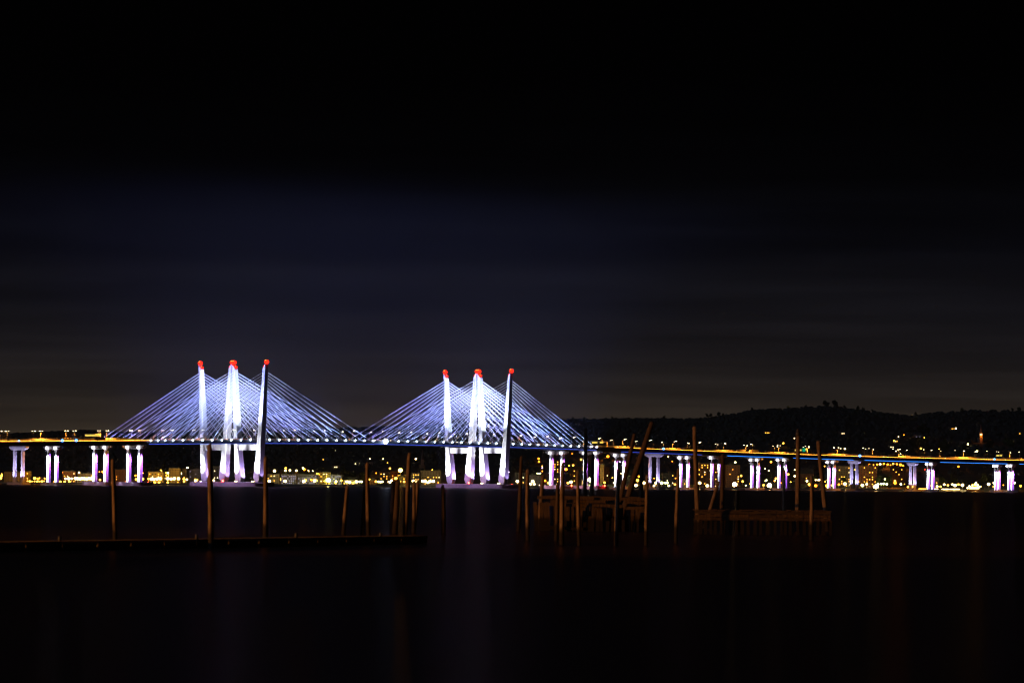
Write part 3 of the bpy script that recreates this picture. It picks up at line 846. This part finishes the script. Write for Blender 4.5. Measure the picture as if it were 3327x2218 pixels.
for px, sc in ((2298, 1.7), (2312, 1.5), (2338, 1.6), (2352, 1.2), (2444, 1.3), (2562, 1.1), (2620, 1.2), (2682, 2.3), (2690, 1.8), (2712, 2.2), (2720, 1.9), (2745, 1.3), (2790, 1.6), (2806, 1.3), (2835, 1.2), (2976, 1.4), (1990, 1.2), (1862, 1.3), (1900, 1.1), (2160, 1.2), (3128, 1.3), (3290, 1.5), (3312, 1.7)):
    Y = 7475 + rt.uniform(-8, 8); X = (px - CX) / F * Y
    tree(X, Y, sc, 'dark tree standing out on the ridge skyline', 'trees on the ridge skyline')
for px, py, sc in ((2968, 1470, 2.0), (2984, 1468, 2.1), (3000, 1470, 2.0), (3012, 1476, 1.5), (3062, 1474, 1.9), (3072, 1476, 1.6), (2962, 1480, 1.2), (2932, 1476, 1.4), (2996, 1424, 2.0), (3010, 1420, 1.8), (3130, 1470, 1.5), (3215, 1470, 1.7), (3270, 1466, 1.9), (3282, 1468, 1.7)):
    X, Y, Z = find_ground(px, py, 0.5)
    tree(X, Y, sc, 'lamplit green tree on the hillside above the bridge deck', 'lamplit trees above the deck')
for px, sc in ((1120, 1.5), (1152, 1.3), (1180, 1.4), (1128, 1.6), (925, 1.3), (980, 1.5), (1000, 1.6), (1700, 1.5), (1765, 1.6), (1890, 1.8), (1900, 1.6), (2110, 1.5), (2145, 1.5), (2480, 1.5), (2510, 1.4), (2650, 1.4), (2690, 1.5), (2745, 1.3), (2860, 1.5), (2890, 1.4), (3060, 1.4), (3100, 1.4), (3200, 1.6), (3215, 1.4)):
    Y = 5475 + rt.uniform(0, 60); X = (px - CX) / F * Y
    tree(X, Y, sc, 'leafy tree among the lamps of the far waterfront', 'trees on the far waterfront')

# lamps of the far shore: (x, y, colour, size)  size 0 small, 1 medium, 2 large, 3 very bright
SL = [(2,1552,'y',2),(113,1553,'y',2),(128,1552,'y',0),(145,1553,'y',0),(90,1562,'y',0),(97,1563,'y',1),(104,1563,'y',0),(112,1564,'y',0),(121,1564,'y',1),(128,1564,'y',0),(136,1563,'y',1),(143,1562,'y',0),
(212,1534,'w',1),(218,1543,'y',0),(239,1542,'w',1),(243,1535,'y',0),(257,1535,'w',1),(204,1534,'o',0),(213,1554,'w',1),(223,1554,'w',2),(233,1554,'w',1),(176,1564,'y',0),(196,1564,'y',1),(210,1565,'y',1),(225,1565,'y',1),
(440,1544,'o',1),(442,1556,'y',1),(465,1536,'o',0),(463,1555,'y',2),(483,1555,'y',1),(492,1555,'w',2),(498,1556,'w',2),(510,1555,'w',2),(521,1554,'w',2),(532,1553,'w',2),(545,1554,'w',2),(556,1555,'w',2),(566,1554,'w',2),(580,1554,'w',2),
(500,1538,'y',1),(518,1538,'y',0),(523,1528,'y',1),(546,1536,'w',1),(507,1544,'y',1),(532,1544,'y',1),(540,1544,'y',0),(549,1545,'y',1),(579,1536,'y',1),(588,1537,'w',1),(581,1528,'y',1),(609,1519,'w',1),(605,1528,'o',0),(630,1524,'b',0),(597,1543,'y',1),(597,1555,'y',1),(607,1557,'w',1),(598,1563,'y',1),(634,1557,'y',1),(640,1558,'y',1),(635,1562,'w',1),(652,1565,'p',1),
(701,1517,'w',1),(704,1525,'w',1),(704,1547,'w',2),(694,1560,'w',1),(503,1567,'y',1),(517,1567,'y',1),(545,1567,'y',1),
(875,1562,'w',2),(892,1529,'w',2),(928,1520,'y',1),(927,1528,'w',1),(942,1527,'w',1),(963,1528,'w',1),(990,1525,'o',2),(985,1520,'w',1),(1001,1529,'w',1),(1016,1529,'w',0),(881,1543,'y',1),(887,1548,'y',1),(893,1544,'y',1),(903,1544,'w',2),(916,1545,'w',1),(909,1556,'y',2),(926,1562,'w',2),(938,1552,'o',1),(987,1563,'w',2),(993,1559,'y',1),(1022,1561,'w',2),(1029,1560,'y',1),(1031,1538,'y',1),(1041,1540,'y',2),(1060,1540,'y',2),(1057,1562,'y',1),(1067,1559,'g',3),(1092,1563,'w',1),(1090,1568,'y',1),(1109,1560,'y',1),(1125,1564,'w',1),(1129,1564,'w',1),(1136,1566,'w',2),(1149,1567,'y',1),(1158,1564,'w',2),(1168,1564,'g',1),(1175,1564,'g',1),
(1202,1490,'w',0),(1245,1490,'w',0),(1351,1490,'w',1),(1267,1521,'y',1),(1239,1536,'o',0),(1222,1536,'o',0),(1301,1527,'y',3),(1286,1553,'y',2),(1200,1557,'y',1),(1230,1564,'g',1),(1236,1565,'w',1),(1242,1564,'g',1),(1262,1564,'w',0),(1267,1566,'w',1),(1272,1560,'g',1),(1304,1558,'w',2),(1313,1564,'y',1),(1343,1562,'w',2),(1357,1562,'w',1),(1374,1562,'w',2),(1382,1563,'w',2),(1390,1567,'w',1),(1397,1563,'w',2),(1408,1562,'w',2),(1392,1553,'y',1),(1412,1552,'y',1),(1406,1526,'y',1),(1424,1567,'o',0),
(1653,1533,'p',0),(1681,1563,'w',2),(1680,1554,'y',1),(1698,1553,'y',1),(1681,1538,'w',0),(1724,1556,'y',1),(1736,1558,'y',1),(1731,1563,'w',2),(1723,1571,'w',1),(1736,1572,'w',1),(1747,1538,'g',1),(1756,1538,'g',1),(1751,1553,'w',1),(1750,1489,'o',1),(1751,1499,'o',1),(1762,1513,'y',0),(1762,1519,'p',0),(1762,1530,'o',0),(1771,1561,'o',1),(1781,1568,'y',1),(1804,1500,'w',1),(1839,1524,'o',2),(1855,1565,'g',2),(1845,1568,'y',1),(1811,1573,'w',1),(1849,1512,'y',0),(1862,1511,'y',1),(1888,1492,'y',1),(1859,1473,'o',0),(1917,1558,'g',3),(1964,1567,'y',1),(1975,1482,'o',2),(1994,1568,'w',0),
(2014,1500,'p',0),(2018,1537,'w',0),(2040,1529,'w',0),(2079,1496,'y',1),(2071,1560,'y',2),(2066,1576,'w',2),(2076,1547,'o',1),(2092,1568,'w',2),(2125,1553,'o',0),(2132,1568,'w',2),(2125,1577,'w',1),(2150,1568,'g',2),(2162,1568,'g',1),(2168,1568,'g',1),(2173,1577,'w',1),(2171,1483,'w',0),(2184,1498,'o',0),(2195,1553,'o',0),(2193,1573,'y',1),(2273,1568,'w',2),(2298,1577,'w',2),(2286,1563,'g',0),(2290,1559,'w',0),(2389,1501,'w',1),(2387,1573,'w',3),(2371,1530,'y',1),(2383,1528,'w',0),(2408,1545,'y',1),(2413,1563,'y',1),(2423,1576,'g',0),(2437,1571,'y',0),
(2488,1559,'g',2),(2500,1576,'w',3),(2481,1575,'y',1),(2518,1559,'w',0),(2486,1522,'w',0),(2498,1528,'w',0),(2505,1500,'y',1),(2561,1540,'y',1),(2582,1546,'w',1),(2582,1525,'w',0),(2569,1565,'y',0),(2622,1562,'g',1),(2630,1573,'y',2),(2650,1577,'o',2),(2649,1558,'w',1),(2657,1559,'w',0),(2662,1558,'w',1),(2681,1564,'y',0),(2686,1577,'o',2),(2685,1559,'y',0),(2705,1559,'w',0),(2707,1571,'w',0),(2703,1576,'y',1),(2679,1514,'y',0),(2730,1516,'y',1),(2739,1541,'w',1),(2733,1562,'g',1),(2745,1571,'w',2),(2759,1563,'g',1),(2745,1522,'y',0),(2760,1519,'y',0),(2777,1525,'y',0),(2764,1574,'g',1),(2802,1576,'g',2),(2816,1572,'w',1),(2860,1507,'w',1),(2846,1580,'w',3),(2853,1572,'g',1),(2863,1571,'g',1),(2871,1571,'g',1),(2881,1572,'g',1),(2876,1556,'w',1),(2848,1562,'w',0),(2908,1568,'o',2),(2927,1572,'g',1),(2901,1524,'w',1),(2908,1523,'w',0),(2923,1531,'y',0),(2929,1531,'y',0),(2936,1531,'w',0),
(2825,1509,'o',1),(2838,1509,'o',0),(2850,1508,'o',1),(2872,1506,'o',1),(2884,1508,'o',1),(2893,1510,'o',0),(2902,1506,'y',1),(2914,1507,'o',1),(2926,1509,'o',2),(2934,1512,'o',1),
(2950,1581,'y',1),(2965,1580,'y',1),(3045,1579,'w',1),(3056,1580,'y',1),(3068,1573,'w',1),(3080,1576,'y',1),(3095,1573,'w',1),(3103,1576,'w',2),(3114,1573,'y',1),(3127,1575,'w',2),(3212,1572,'w',2),(3229,1568,'w',1),(3227,1580,'y',0),(3260,1575,'o',0),(3296,1568,'g',1),(3316,1578,'y',1),(3005,1524,'r',0),(3114,1515,'o',1),
(2919,1418,'w',0),(2905,1430,'y',0),(2911,1465,'w',0),(2926,1474,'g',0),(2992,1456,'y',1),(3051,1458,'y',0),(3068,1434,'w',0),(3106,1391,'w',1),(3145,1442,'w',1),(3174,1465,'w',1),(3217,1443,'y',0),(2545,1439,'y',1),(2745,1457,'w',1),(3003,1421,'y',0),(2937,1412,'o',0),(2581,1423,'w',0)]
for i in range(9): SL.append((245 + 7.4 * i, 1554 + (i % 3 - 1) * .7, 'w', 2))
rs = random.Random(404)
for x0, x1, k in ((0, 60, 2), (100, 160, 2), (300, 420, 5), (470, 600, 5), (880, 1430, 8), (1660, 2000, 4), (2020, 2480, 5), (2500, 2960, 5)):
    for i in range(k): SL.append((rs.uniform(x0, x1), hor((x0 + x1) / 2) - rs.uniform(4, 34), rs.choice('yyo'), rs.choice((0, 1, 1))))
HEADR = {0: .8, 1: 1.4, 2: 2.0, 3: 3.0}
HEADS = {(c, s): MB().ball((0, 0, 0), HEADR[s], 10, 6, .85).mesh('lamp_globe', M[('lampbig_' if s == 3 else 'lamp_') + c], True) for c in COL for s in HEADR}
POLE = MB().tube((0, 0, 0), (0, 0, 1), .12, .08, 6).mesh('pole', M['pole'], True)
CN = {'w': 'white', 'y': 'amber', 'o': 'orange', 'r': 'red', 'b': 'bluish', 'g': 'greenish-white', 'p': 'pinkish'}
SN = {0: 'faint', 1: 'small', 2: 'bright', 3: 'dazzling'}
LI = {1: 300, 2: 800, 3: 2200}
for px, py, c, s in SL:
    X, Y, Z = find_ground(px, py, 6.5)
    z0 = terrain(X, Y)
    if Z - z0 < 1.2: Z = z0 + 1.2
    root = empty('street_lamp', (X, Y, z0))
    hgt = Z - z0
    o = link('pole', POLE, root); o.scale = (1, 1, max(.3, hgt - HEADR[s] * .8))
    link('lamp_globe', HEADS[(c, s)], root, (0, 0, hgt))
    slope = py < hor(px) - 45
    tag(root, SN[s] + ' ' + CN[c] + (' lamp on a pole on the dark far hillside' if slope else ' lamp on a pole along the far waterfront'), 'lamp', 'lamps of the far shore')
    if s == 3 or (s == 2 and (int(px) % 2 or c == 'o')) or (s == 1 and rt.random() < .12):
        point('lamp_light', (X, Y - 1.5 - HEADR[s], Z + .3), LI[s] * (1.6 if c in 'oy' else 1), COL[c], .4, root)
# ground floodlights on lit facades, several added to give the town amber glow
for px, py, I, c in ((89, 1550, 900, 'y'), (1212, 1564, 700, 'o'), (1957, 1540, 700, 'o'), (2305, 1562, 900, 'o'), (40, 1556, 400, 'o'), (228, 1560, 700, 'o'), (278, 1561, 800, 'y'), (508, 1561, 900, 'o'), (566, 1561, 900, 'y'), (1054, 1564, 700, 'y'), (1310, 1566, 700, 'o'), (1400, 1563, 700, 'o'), (1880, 1560, 500, 'o'), (2815, 1570, 800, 'o'), (2378, 1566, 500, 'o')):
    X, Y, Z = find_ground(px, py, 2.0)
    root = empty('facade_glow_flood', (X, Y - 8, terrain(X, Y)))
    link('bracket', MB().tube((0, 0, 0), (0, 0, .9), .08, .08, 6).mesh('bracket', M['pole']), root)
    link('lamp_box', MB().box((0, 0, 1.1), (.4, .15, .25)).mesh('lamp_box', M['steel']), root)
    spot('facade_glow_lamp', (X, Y - 7.6, terrain(X, Y) + 1.4), (X, Y + 12, terrain(X, Y) + 11), I, COL[c], 120, .6, .3, root)
    tag(root, 'small ground floodlight adding amber glow to a waterfront facade', 'floodlight', 'facade floodlights')

# red channel markers by the fenders
for px, py in ((481, 1567), (1857, 1577), (1965, 1577), (1663, 1574)):
    Y = 4330 if px < 1000 else (4560 if px == 1663 else 4630)
    p = at(px, py, Y)
    root = empty('channel_marker', (p.x, p.y, -.2))
    link('float', MB().tube((0, 0, 0), (0, 0, .9), 1.1, .9, 12).mesh('float', M['wall_rust'], True), root)
    hz = max(p.z + .2, 1.8)
    link('mast', MB().tube((0, 0, .9), (0, 0, hz - .5), .12, .1, 6).mesh('mast', M['steel']), root)
    link('red_lamp', MB().ball((0, 0, hz), .75, 10, 6).mesh('red_lamp', M['lampbig_r'], True), root)
    point('marker_lamp', (p.x, p.y - 1.4, hz), 60, COL['r'], .4, root)
    tag(root, 'floating channel marker with a red lamp beside a pier fender', 'marker', 'red channel markers')

# lit dock and moored ferry on the right
pa, pb = at(2984, 1583, 5372), at(3120, 1586, 5372)
root = empty('waterfront_dock', ((pa.x + pb.x) / 2, 5374, 0))
L = pb.x - pa.x
link('deck', MB().box((0, 0, 1.5), (L / 2, 3.5, .25)).mesh('deck', M['stone']), root)
pm = MB().tube((0, 0, -2), (0, 0, 1.3), .3, .3, 8).mesh('dock_pile', M['bark'], True)
for i in range(12):
    for y in (-2.8, 2.8): link('dock_pile', pm, root, (-L / 2 + 1 + (L - 2) * i / 11, y, 0))
for i, (x0, x1, c) in enumerate(((2985, 3010, 'y'), (3028, 3048, 'w'), (3060, 3082, 'w'), (3086, 3118, 'w'))):
    a, b_ = at(x0, 1583, 5370).x - root.location.x, at(x1, 1583, 5370).x - root.location.x
    link('strip_light', MB().box(((a + b_) / 2, -3.65, 2.9), ((b_ - a) / 2, .12, .45)).mesh('strip_light', M['lamp_' + c]), root)
    for q in (a, b_): link('light_post', MB().box((q, -3.4, 2.3), (.08, .08, .6)).mesh('light_post', M['pole']), root)
    point('dock_lamp', (root.location.x + (a + b_) / 2, 5374 - 5.5, 2.6), 160, COL[c], 1.0, root)
tag(root, 'long low dock with glowing strip lights beside the ferry', 'dock')
c = at(3168, 1590, 5350)
root = empty('ferry', (c.x, 5350, 0))
hullL = 11.5
rings = []
for x, w in ((-hullL, 2.6), (-hullL * .6, 3.2), (hullL * .4, 3.2), (hullL * .8, 2.0), (hullL, .3)):
    rings.append([(x, -w, 2.2), (x, w, 2.2), (x, w * .8, -.6), (x, -w * .8, -.6)])
link('hull', MB().loft(rings).mesh('hull', M['wall_cream']), root)
link('cabin', MB().box((-1.5, 0, 3.6), (7.2, 2.6, 1.4)).mesh('cabin', M['wall_cream']), root)
link('wheelhouse', MB().loft([[(1, -2, 5.05), (5, -2, 5.05), (5, 2, 5.05), (1, 2, 5.05)], [(1, -1.8, 7.4), (4.4, -1.8, 7.4), (4.4, 1.8, 7.4), (1, 1.8, 7.4)]]).mesh('wheelhouse', M['wall_cream']), root)
link('mast', MB().tube((2, 0, 7.4), (2, 0, 12), .14, .08, 8).mesh('mast', M['pole']), root)
for i in range(6):
    o = link('window', PANE['win_w'], root, (-7 + i * 2.1, -2.66, 3.8)); o.scale = (1.5, 1, 1.2)
link('deck_light_bar', MB().box((-.5, -2.9, 5.3), (5.2, .15, .45)).mesh('deck_light_bar', M['lampbig_w']), root)
for x, z, s in ((0, 9.2, 2.3), (-3.5, 8.2, 1.7), (3.2, 8.6, 1.9), (-7.4, 7.0, 1.2), (6.6, 6.6, 1.2), (1.0, 11.6, 1.3), (-10, 4.6, 1.1)):
    link('floodlight', MB().ball((x, -1.2, z), s * .62, 10, 6).mesh('floodlight', M['lampbig_y' if s > 1.5 else 'lampbig_w'], True), root)
point('ferry_lamp', (c.x, 5346, 11), 2600, COL['y'], 1.5, root)
tag(root, 'white moored ferry ablaze with amber and white floodlights', 'ferry')

# ---------------------------------------------------------------- foreground: old timber piles
def mat_pile(name, dry0, dry1, wet, zw):
    m = mat_surface(name, dry0, dry1, 2.2, .85, .5, stretch=(5, 5, .6))
    t = m.node_tree; b = t.nodes['Principled BSDF']
    ge = t.nodes.new('ShaderNodeNewGeometry'); sp = t.nodes.new('ShaderNodeSeparateXYZ')
    nz = t.nodes.new('ShaderNodeTexNoise'); nz.inputs['Scale'].default_value = 1.3
    ad = t.nodes.new('ShaderNodeMath'); ad.operation = 'MULTIPLY_ADD'; ad.inputs[1].default_value = 1.0
    mr = t.nodes.new('ShaderNodeMapRange'); mr.inputs['From Min'].default_value = zw + .35; mr.inputs['From Max'].default_value = zw + .75
    mx = t.nodes.new('ShaderNodeMix'); mx.data_type = 'RGBA'
    src = b.inputs['Base Color'].links[0].from_socket
    t.links.new(ge.outputs['Position'], sp.inputs[0]); t.links.new(ge.outputs['Position'], nz.inputs['Vector'])
    t.links.new(nz.outputs['Fac'], ad.inputs[0]); t.links.new(sp.outputs['Z'], ad.inputs[2])
    t.links.new(ad.outputs[0], mr.inputs['Value']); t.links.new(mr.outputs['Result'], mx.inputs['Factor'])
    mx.inputs['A'].default_value = (*wet, 1); t.links.new(src, mx.inputs['B']); t.links.new(mx.outputs['Result'], b.inputs['Base Color'])
    return m
M['pile'] = mat_pile('weathered_pile', (.07, .05, .035), (.36, .27, .18), (.012, .010, .009), 1.1)
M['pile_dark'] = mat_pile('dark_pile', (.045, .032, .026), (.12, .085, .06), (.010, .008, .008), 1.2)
M['plank'] = mat_pile('weathered_plank', (.035, .024, .017), (.13, .085, .05), (.008, .006, .005), 1.15)
M['dock_wood'] = mat_surface('dock_timber', (.03, .022, .017), (.075, .055, .04), 1.2, .85, .4, stretch=(1, 4, 4))
def pile(top, base, wpx, label, Yb=None, dark=False, knob=False, group=None):
    rp = random.Random(int(top[0] * 7 + base[1]))
    b = on_water(*base) if Yb is None else at(base[0], base[1], Yb)
    if Yb is not None: b.z = 0.0
    tp = at(top[0], top[1], b.y)
    r = wpx / F * b.y / 2
    p0 = b + (b - tp).normalized() * 1.2; mb = MB(); rings = []
    K = 14
    ln = tp - p0; side = Vector((1, 0, 0)) if abs(ln.x) < abs(ln.z) else Vector((0, 0, 1))
    u = ln.normalized().orthogonal().normalized(); w = ln.normalized().cross(u)
    bend = rp.uniform(-.06, .06)
    for i in range(K + 1):
        f = i / K
        c = p0 + ln * f + u * math.sin(f * 3.1) * bend + w * math.sin(f * 5 + rp.random()) * .02
        rr = r * (1.14 - .26 * f) * (1 + rp.uniform(-.045, .045))
        if i == K: rr *= .86
        rings.append([c + (u * math.cos(a) + w * math.sin(a)) * rr * (1 + .05 * math.sin(3 * a + f * 4)) for a in [2 * math.pi * j / 12 for j in range(12)]])
    tipz = rp.uniform(.03, .16)
    for j, q in enumerate(rings[-1]): q.z += tipz * math.cos(2 * math.pi * j / 12)
    mb.loft(rings)
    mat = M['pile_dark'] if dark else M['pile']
    if knob:
        root = empty('wooden_pile', b)
        wpart('shaft', mb, mat, root, True)
        wpart('cap', MB().tube(tp - Vector((0, 0, .1)), tp + Vector((0, 0, .34)), r * 1.05, r * .75, 10).tube(tp + Vector((0, 0, .34)), tp + Vector((0, 0, .55)), r * .6, r * .35, 10), M['steel'], root, True)
        tag(root, label, 'pile', group)
    else:
        o = link('wooden_pile', mb.mesh('wooden_pile', mat, True)); tag(o, label, 'pile', group)
PL = [
 ((365, 1492), (375, 1768), 14, 'slim straight pile rising behind the long low dock, standing alone', {}),
 ((680, 1446), (686, 1783), 17, 'tall pile standing against the front edge of the long low dock', {}),
 ((861, 1485), (862, 1758), 15, 'pile just behind the dock in front of the pylon leg', {}),
 ((1127, 1577), (1116, 1736), 13, 'short pile tilting right, first of the cluster behind the dock end', {}),
 ((1182, 1579), (1178, 1736), 13, 'short patchy pile beside the slender lit pile behind the dock', {}),
 ((1192, 1504), (1199, 1742), 13, 'slender brightly lit pile rising between the dock and the quay', {}),
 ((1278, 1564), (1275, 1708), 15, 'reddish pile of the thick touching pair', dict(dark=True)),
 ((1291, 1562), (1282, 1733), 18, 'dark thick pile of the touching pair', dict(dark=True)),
 ((1329, 1472), (1317, 1742), 15, 'tall dark-topped pile near the dock end', {}),
 ((1344, 1562), (1343, 1730), 12, 'upright pile crossed by a tilting one near the dock end', {}),
 ((1357, 1560), (1344, 1729), 12, 'tilting pile crossing an upright one near the dock end', {}),
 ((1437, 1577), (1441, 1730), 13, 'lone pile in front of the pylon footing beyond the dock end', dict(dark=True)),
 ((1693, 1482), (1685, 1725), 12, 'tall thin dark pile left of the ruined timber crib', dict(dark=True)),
 ((1713, 1526), (1717, 1755), 13, 'evenly lit pile left of the ruined timber crib', {}),
 ((1763, 1542), (1750, 1719), 13, 'tilting pile at the corner of the ruined timber crib', {}),
 ((1811, 1570), (1807, 1757), 13, 'dim pile just in front of the ruined crib', dict(dark=True)),
 ((1828, 1504), (1827, 1770), 15, 'thick pile in front of the ruined crib under a small pier', {}),
 ((1876, 1530), (1884, 1772), 12, 'slender pile with a bright lit edge in front of the ruined crib', {}),
 ((1903, 1392), (1900, 1700), 13, 'tallest dark upright pile of the ruined crib', dict(dark=True)),
 ((1925, 1474), (1921, 1690), 12, 'dark upright pile beside the tallest one of the ruined crib', dict(dark=True)),
 ((2009, 1524), (2004, 1772), 14, 'pile at the foot of the two leaning timbers', {}),
 ((2118, 1370), (2008, 1660), 19, 'longest leaning timber with a blunt tip, crossing the bridge deck', dict(dark=True, Yb=372)),
 ((2061, 1408), (1996, 1690), 15, 'shorter leaning timber with a frayed lit tip', dict(dark=True, Yb=362)),
 ((2085, 1491), (2080, 1700), 13, 'dim upright pile at the end of the ruined crib', dict(dark=True)),
 ((2102, 1542), (2101, 1771), 12, 'thin pile at the end corner of the ruined crib', {}),
 ((2204, 1522), (2198, 1764), 12, 'lone brightly edged pile between the two timber cribs', {}),
 ((2255, 1386), (2271, 1730), 15, 'tall pile tilting at the end of the low timber crib', {}),
 ((2347, 1476), (2343, 1722), 14, 'dark upright pile within the low timber crib', dict(dark=True)),
 ((2334, 1565), (2290, 1715), 13, 'short raking brace pile leaning across the low timber crib', {}),
 ((2397, 1594), (2402, 1722), 11, 'short stub pile in front of the bright white lamp', dict(dark=True)),
 ((2548, 1526), (2548, 1724), 11, 'slim pile in front of a lit pier column', {}),
 ((2592, 1412), (2591, 1722), 15, 'tall pile with a black pointed cap', dict(knob=True)),
 ((2636, 1548), (2636, 1753), 13, 'pale evenly lit pile standing before the low timber crib', {}),
 ((2657, 1433), (2690, 1726), 14, 'tall pile leaning outward at the far end of the low timber crib', {}),
]
for tp, bs, wpx, lab, kw in PL: pile(tp, bs, wpx, lab, **kw)

# ruined timber crib
def board(mb, p, q, w, th, rp, K=5):
    """uneven board from p to q"""
    d = (q - p).normalized(); u = Vector((1, 0, 0)) if abs(d.z) > .5 else Vector((0, 0, 1)); n = Vector((0, 1, 0)); rings = []
    for i in range(K + 1):
        f = i / K; c = p + (q - p) * f; ww = w * (1 + rp.uniform(-.08, .08)); of = rp.uniform(-.02, .02)
        rings.append([c + u * (-ww / 2 + of) - n * th / 2, c + u * (ww / 2 + of) - n * th / 2, c + u * (ww / 2 + of) + n * th / 2, c + u * (-ww / 2 + of) + n * th / 2])
    mb.loft(rings); return mb
rp = random.Random(77)
base = on_water(1745, 1724); endp = on_water(2102, 1727)
root = empty('timber_crib', base); D0 = base.y + .2
W = endp.x - base.x
for row, (dy, hmax, dens) in enumerate(((0.0, 2.75, 1.0), (1.9, 2.9, .8), (3.8, 2.9, .7))):
    x = base.x
    while x < endp.x:
        w = rp.uniform(.20, .36)
        if rp.random() < .84 * dens + .05:
            h = hmax * rp.uniform(.62, .88) if row == 0 else hmax * rp.uniform(.7, .95)
            if row == 0 and rp.random() < .3: h *= rp.uniform(.45, .8)
            lean = rp.uniform(-.22, .22)
            wpart('plank', board(MB(), Vector((x, D0 + dy + rp.uniform(-.06, .06), -.8)), Vector((x + lean, D0 + dy + rp.uniform(-.1, .1), h)), w, rp.uniform(.10, .2), rp), M['plank'] if rp.random() < .7 else M['pile_dark'], root)
        x += w + rp.uniform(.02, .16)
for dy, z, x0, x1 in ((-.22, 2.35, .02, .45), (-.24, 2.3, .50, .78), (-.2, 2.62, .12, .62), (-.25, 2.05, .80, .99), (-.2, 2.55, .8, 1.0), (-.26, .32, .05, .42), (1.7, 2.9, 0, 1), (3.6, 2.95, .05, .95)):
    wpart('beam', board(MB(), Vector((base.x + W * x0, D0 + dy, z + rp.uniform(-.05, .05))), Vector((base.x + W * x1, D0 + dy, z + rp.uniform(-.12, .08))), .26, .24, rp, 9), M['plank'], root)
tag(root, 'ruined timber crib of ragged upright planks and broken beams', 'crib')

# low timber crib with a plank fascia
base = on_water(2256, 1735); endp = on_water(2702, 1739)
root = empty('low_crib', base); D0 = base.y + .3; W = endp.x - base.x
H = 1.95
for r_i in range(3):
    for k in range(5):
        x0, x1 = base.x + W * k / 5 + .02, base.x + W * (k + 1) / 5 - .02
        z = H - .12 - r_i * .26
        wpart('fascia_board', board(MB(), Vector((x0, D0 - .1 + rp.uniform(-.03, .03), z + rp.uniform(-.03, .03))), Vector((x1, D0 - .1, z + rp.uniform(-.03, .03))), .24, .10, rp, 6), M['dock_wood'] if r_i == 0 or rp.random() < .5 else M['plank'], root)
x = base.x + .1
while x < endp.x:
    w = rp.uniform(.18, .3)
    wpart('pile_stub', board(MB(), Vector((x, D0 + .18, -.8)), Vector((x + rp.uniform(-.05, .05), D0 + .18, H - .75 + rp.uniform(-.1, .3))), w, .2, rp, 4), M['pile_dark'], root)
    x += w + rp.uniform(.12, .4)
dp = 3.6; x = base.x
while x < endp.x - .1:
    w = .28
    wpart('deck_plank', MB().box((x + w / 2, D0 + dp / 2, H + .06 + rp.uniform(-.03, .05)), (w / 2 - .012, dp / 2, .04)), M['plank'], root)
    x += w
tag(root, 'low timber crib with a lit plank fascia and dark stubs', 'crib')

# long floating dock on the left
a, b_ = on_water(-420, 1799), on_water(1388, 1765)
d = (b_ - a); Ld = d.length; d.normalize(); nrm = Vector((-d.y, d.x, 0))
root = empty('floating_dock', b_)
hd = .50; wd_ = 2.2
ax = (d, nrm, Vector((0, 0, 1)))
nb = int(Ld / 3.6)
for k in range(nb):
    s0, s1 = Ld * k / nb + .02, Ld * (k + 1) / nb - .02
    c = a + d * (s0 + s1) / 2
    wpart('fascia_board', MB().box(c + Vector((0, 0, .24 + rp.uniform(-.03, .03))), ((s1 - s0) / 2 - rp.uniform(0, .12), .04, .225), ax), M['plank'] if k % 4 == 1 else M['dock_wood'], root)
    wpart('float', MB().box(c + nrm * (wd_ / 2) + Vector((0, 0, .08)), ((s1 - s0) / 2 - rp.uniform(.2, .7), wd_ / 2 - .12, .16), ax), M['steel'], root)
k = int(Ld / .24)
pk = MB().box((0, 0, 0), (.112, wd_ / 2, .03), ax).mesh('deck_plank', M['dock_wood'])
for i in range(min(k, 290)):
    link('deck_plank', pk, root, b_ - d * (.14 + .24 * i) + nrm * (wd_ / 2 - .06) + Vector((0, 0, hd + rp.uniform(-.008, .012))) - b_)
for q in (6, 17, 29, 44, 52):
    p = b_ - d * q + nrm * .25
    wpart('bollard', MB().tube(p + Vector((0, 0, hd)), p + Vector((0, 0, hd + .28 + .03 * (q % 3))), .11, .09, 8), M['steel'], root, True)
rest = MB()
for i in range(290, k): rest.box(b_ - d * (.14 + .24 * i) + nrm * (wd_ / 2 - .06) + Vector((0, 0, hd)), (.112, wd_ / 2, .03), ax)
if k > 290: tag(wpart('deck_planks', rest, M['dock_wood'], root), kind='stuff')
tag(root, 'long low floating timber dock with plank deck', 'dock')

# unseen sodium lamp left of the dock, lighting the piles; its dolphin is added
lp = Vector((-262.0, 150.0, 0.0))
root = empty('unseen_sodium_lamp', lp)
for k in range(5):
    q = Vector((math.cos(k * 1.2566), math.sin(k * 1.2566), 0))
    wpart('added_dolphin_pile', MB().tube(lp + q * 1.5 - Vector((0, 0, 1.5)), lp + q * .5 + Vector((0, 0, 3.4)), .2, .17, 10), M['pile'], root, True)
wpart('mast', MB().tube(lp + Vector((0, 0, 1)), lp + Vector((0, 0, 10.5)), .16, .10, 10), M['pole'], root, True)
wpart('arm', MB().tube(lp + Vector((0, 0, 10.4)), lp + Vector((1.4, .8, 10.7)), .07, .06, 8), M['pole'], root)
wpart('lamp_head', MB().box(lp + Vector((1.7, 1.0, 10.65)), (.5, .3, .16)), M['sodium'], root)
spot('unseen_sodium_light', lp + Vector((1.7, 1.0, 10.35)), Vector((4, 303, 3.0)), 165000, (1.0, .33, .025), 30, .6, .35, root)
tag(root, 'unseen sodium lamp on a mast over an added timber dolphin', 'lamp post')
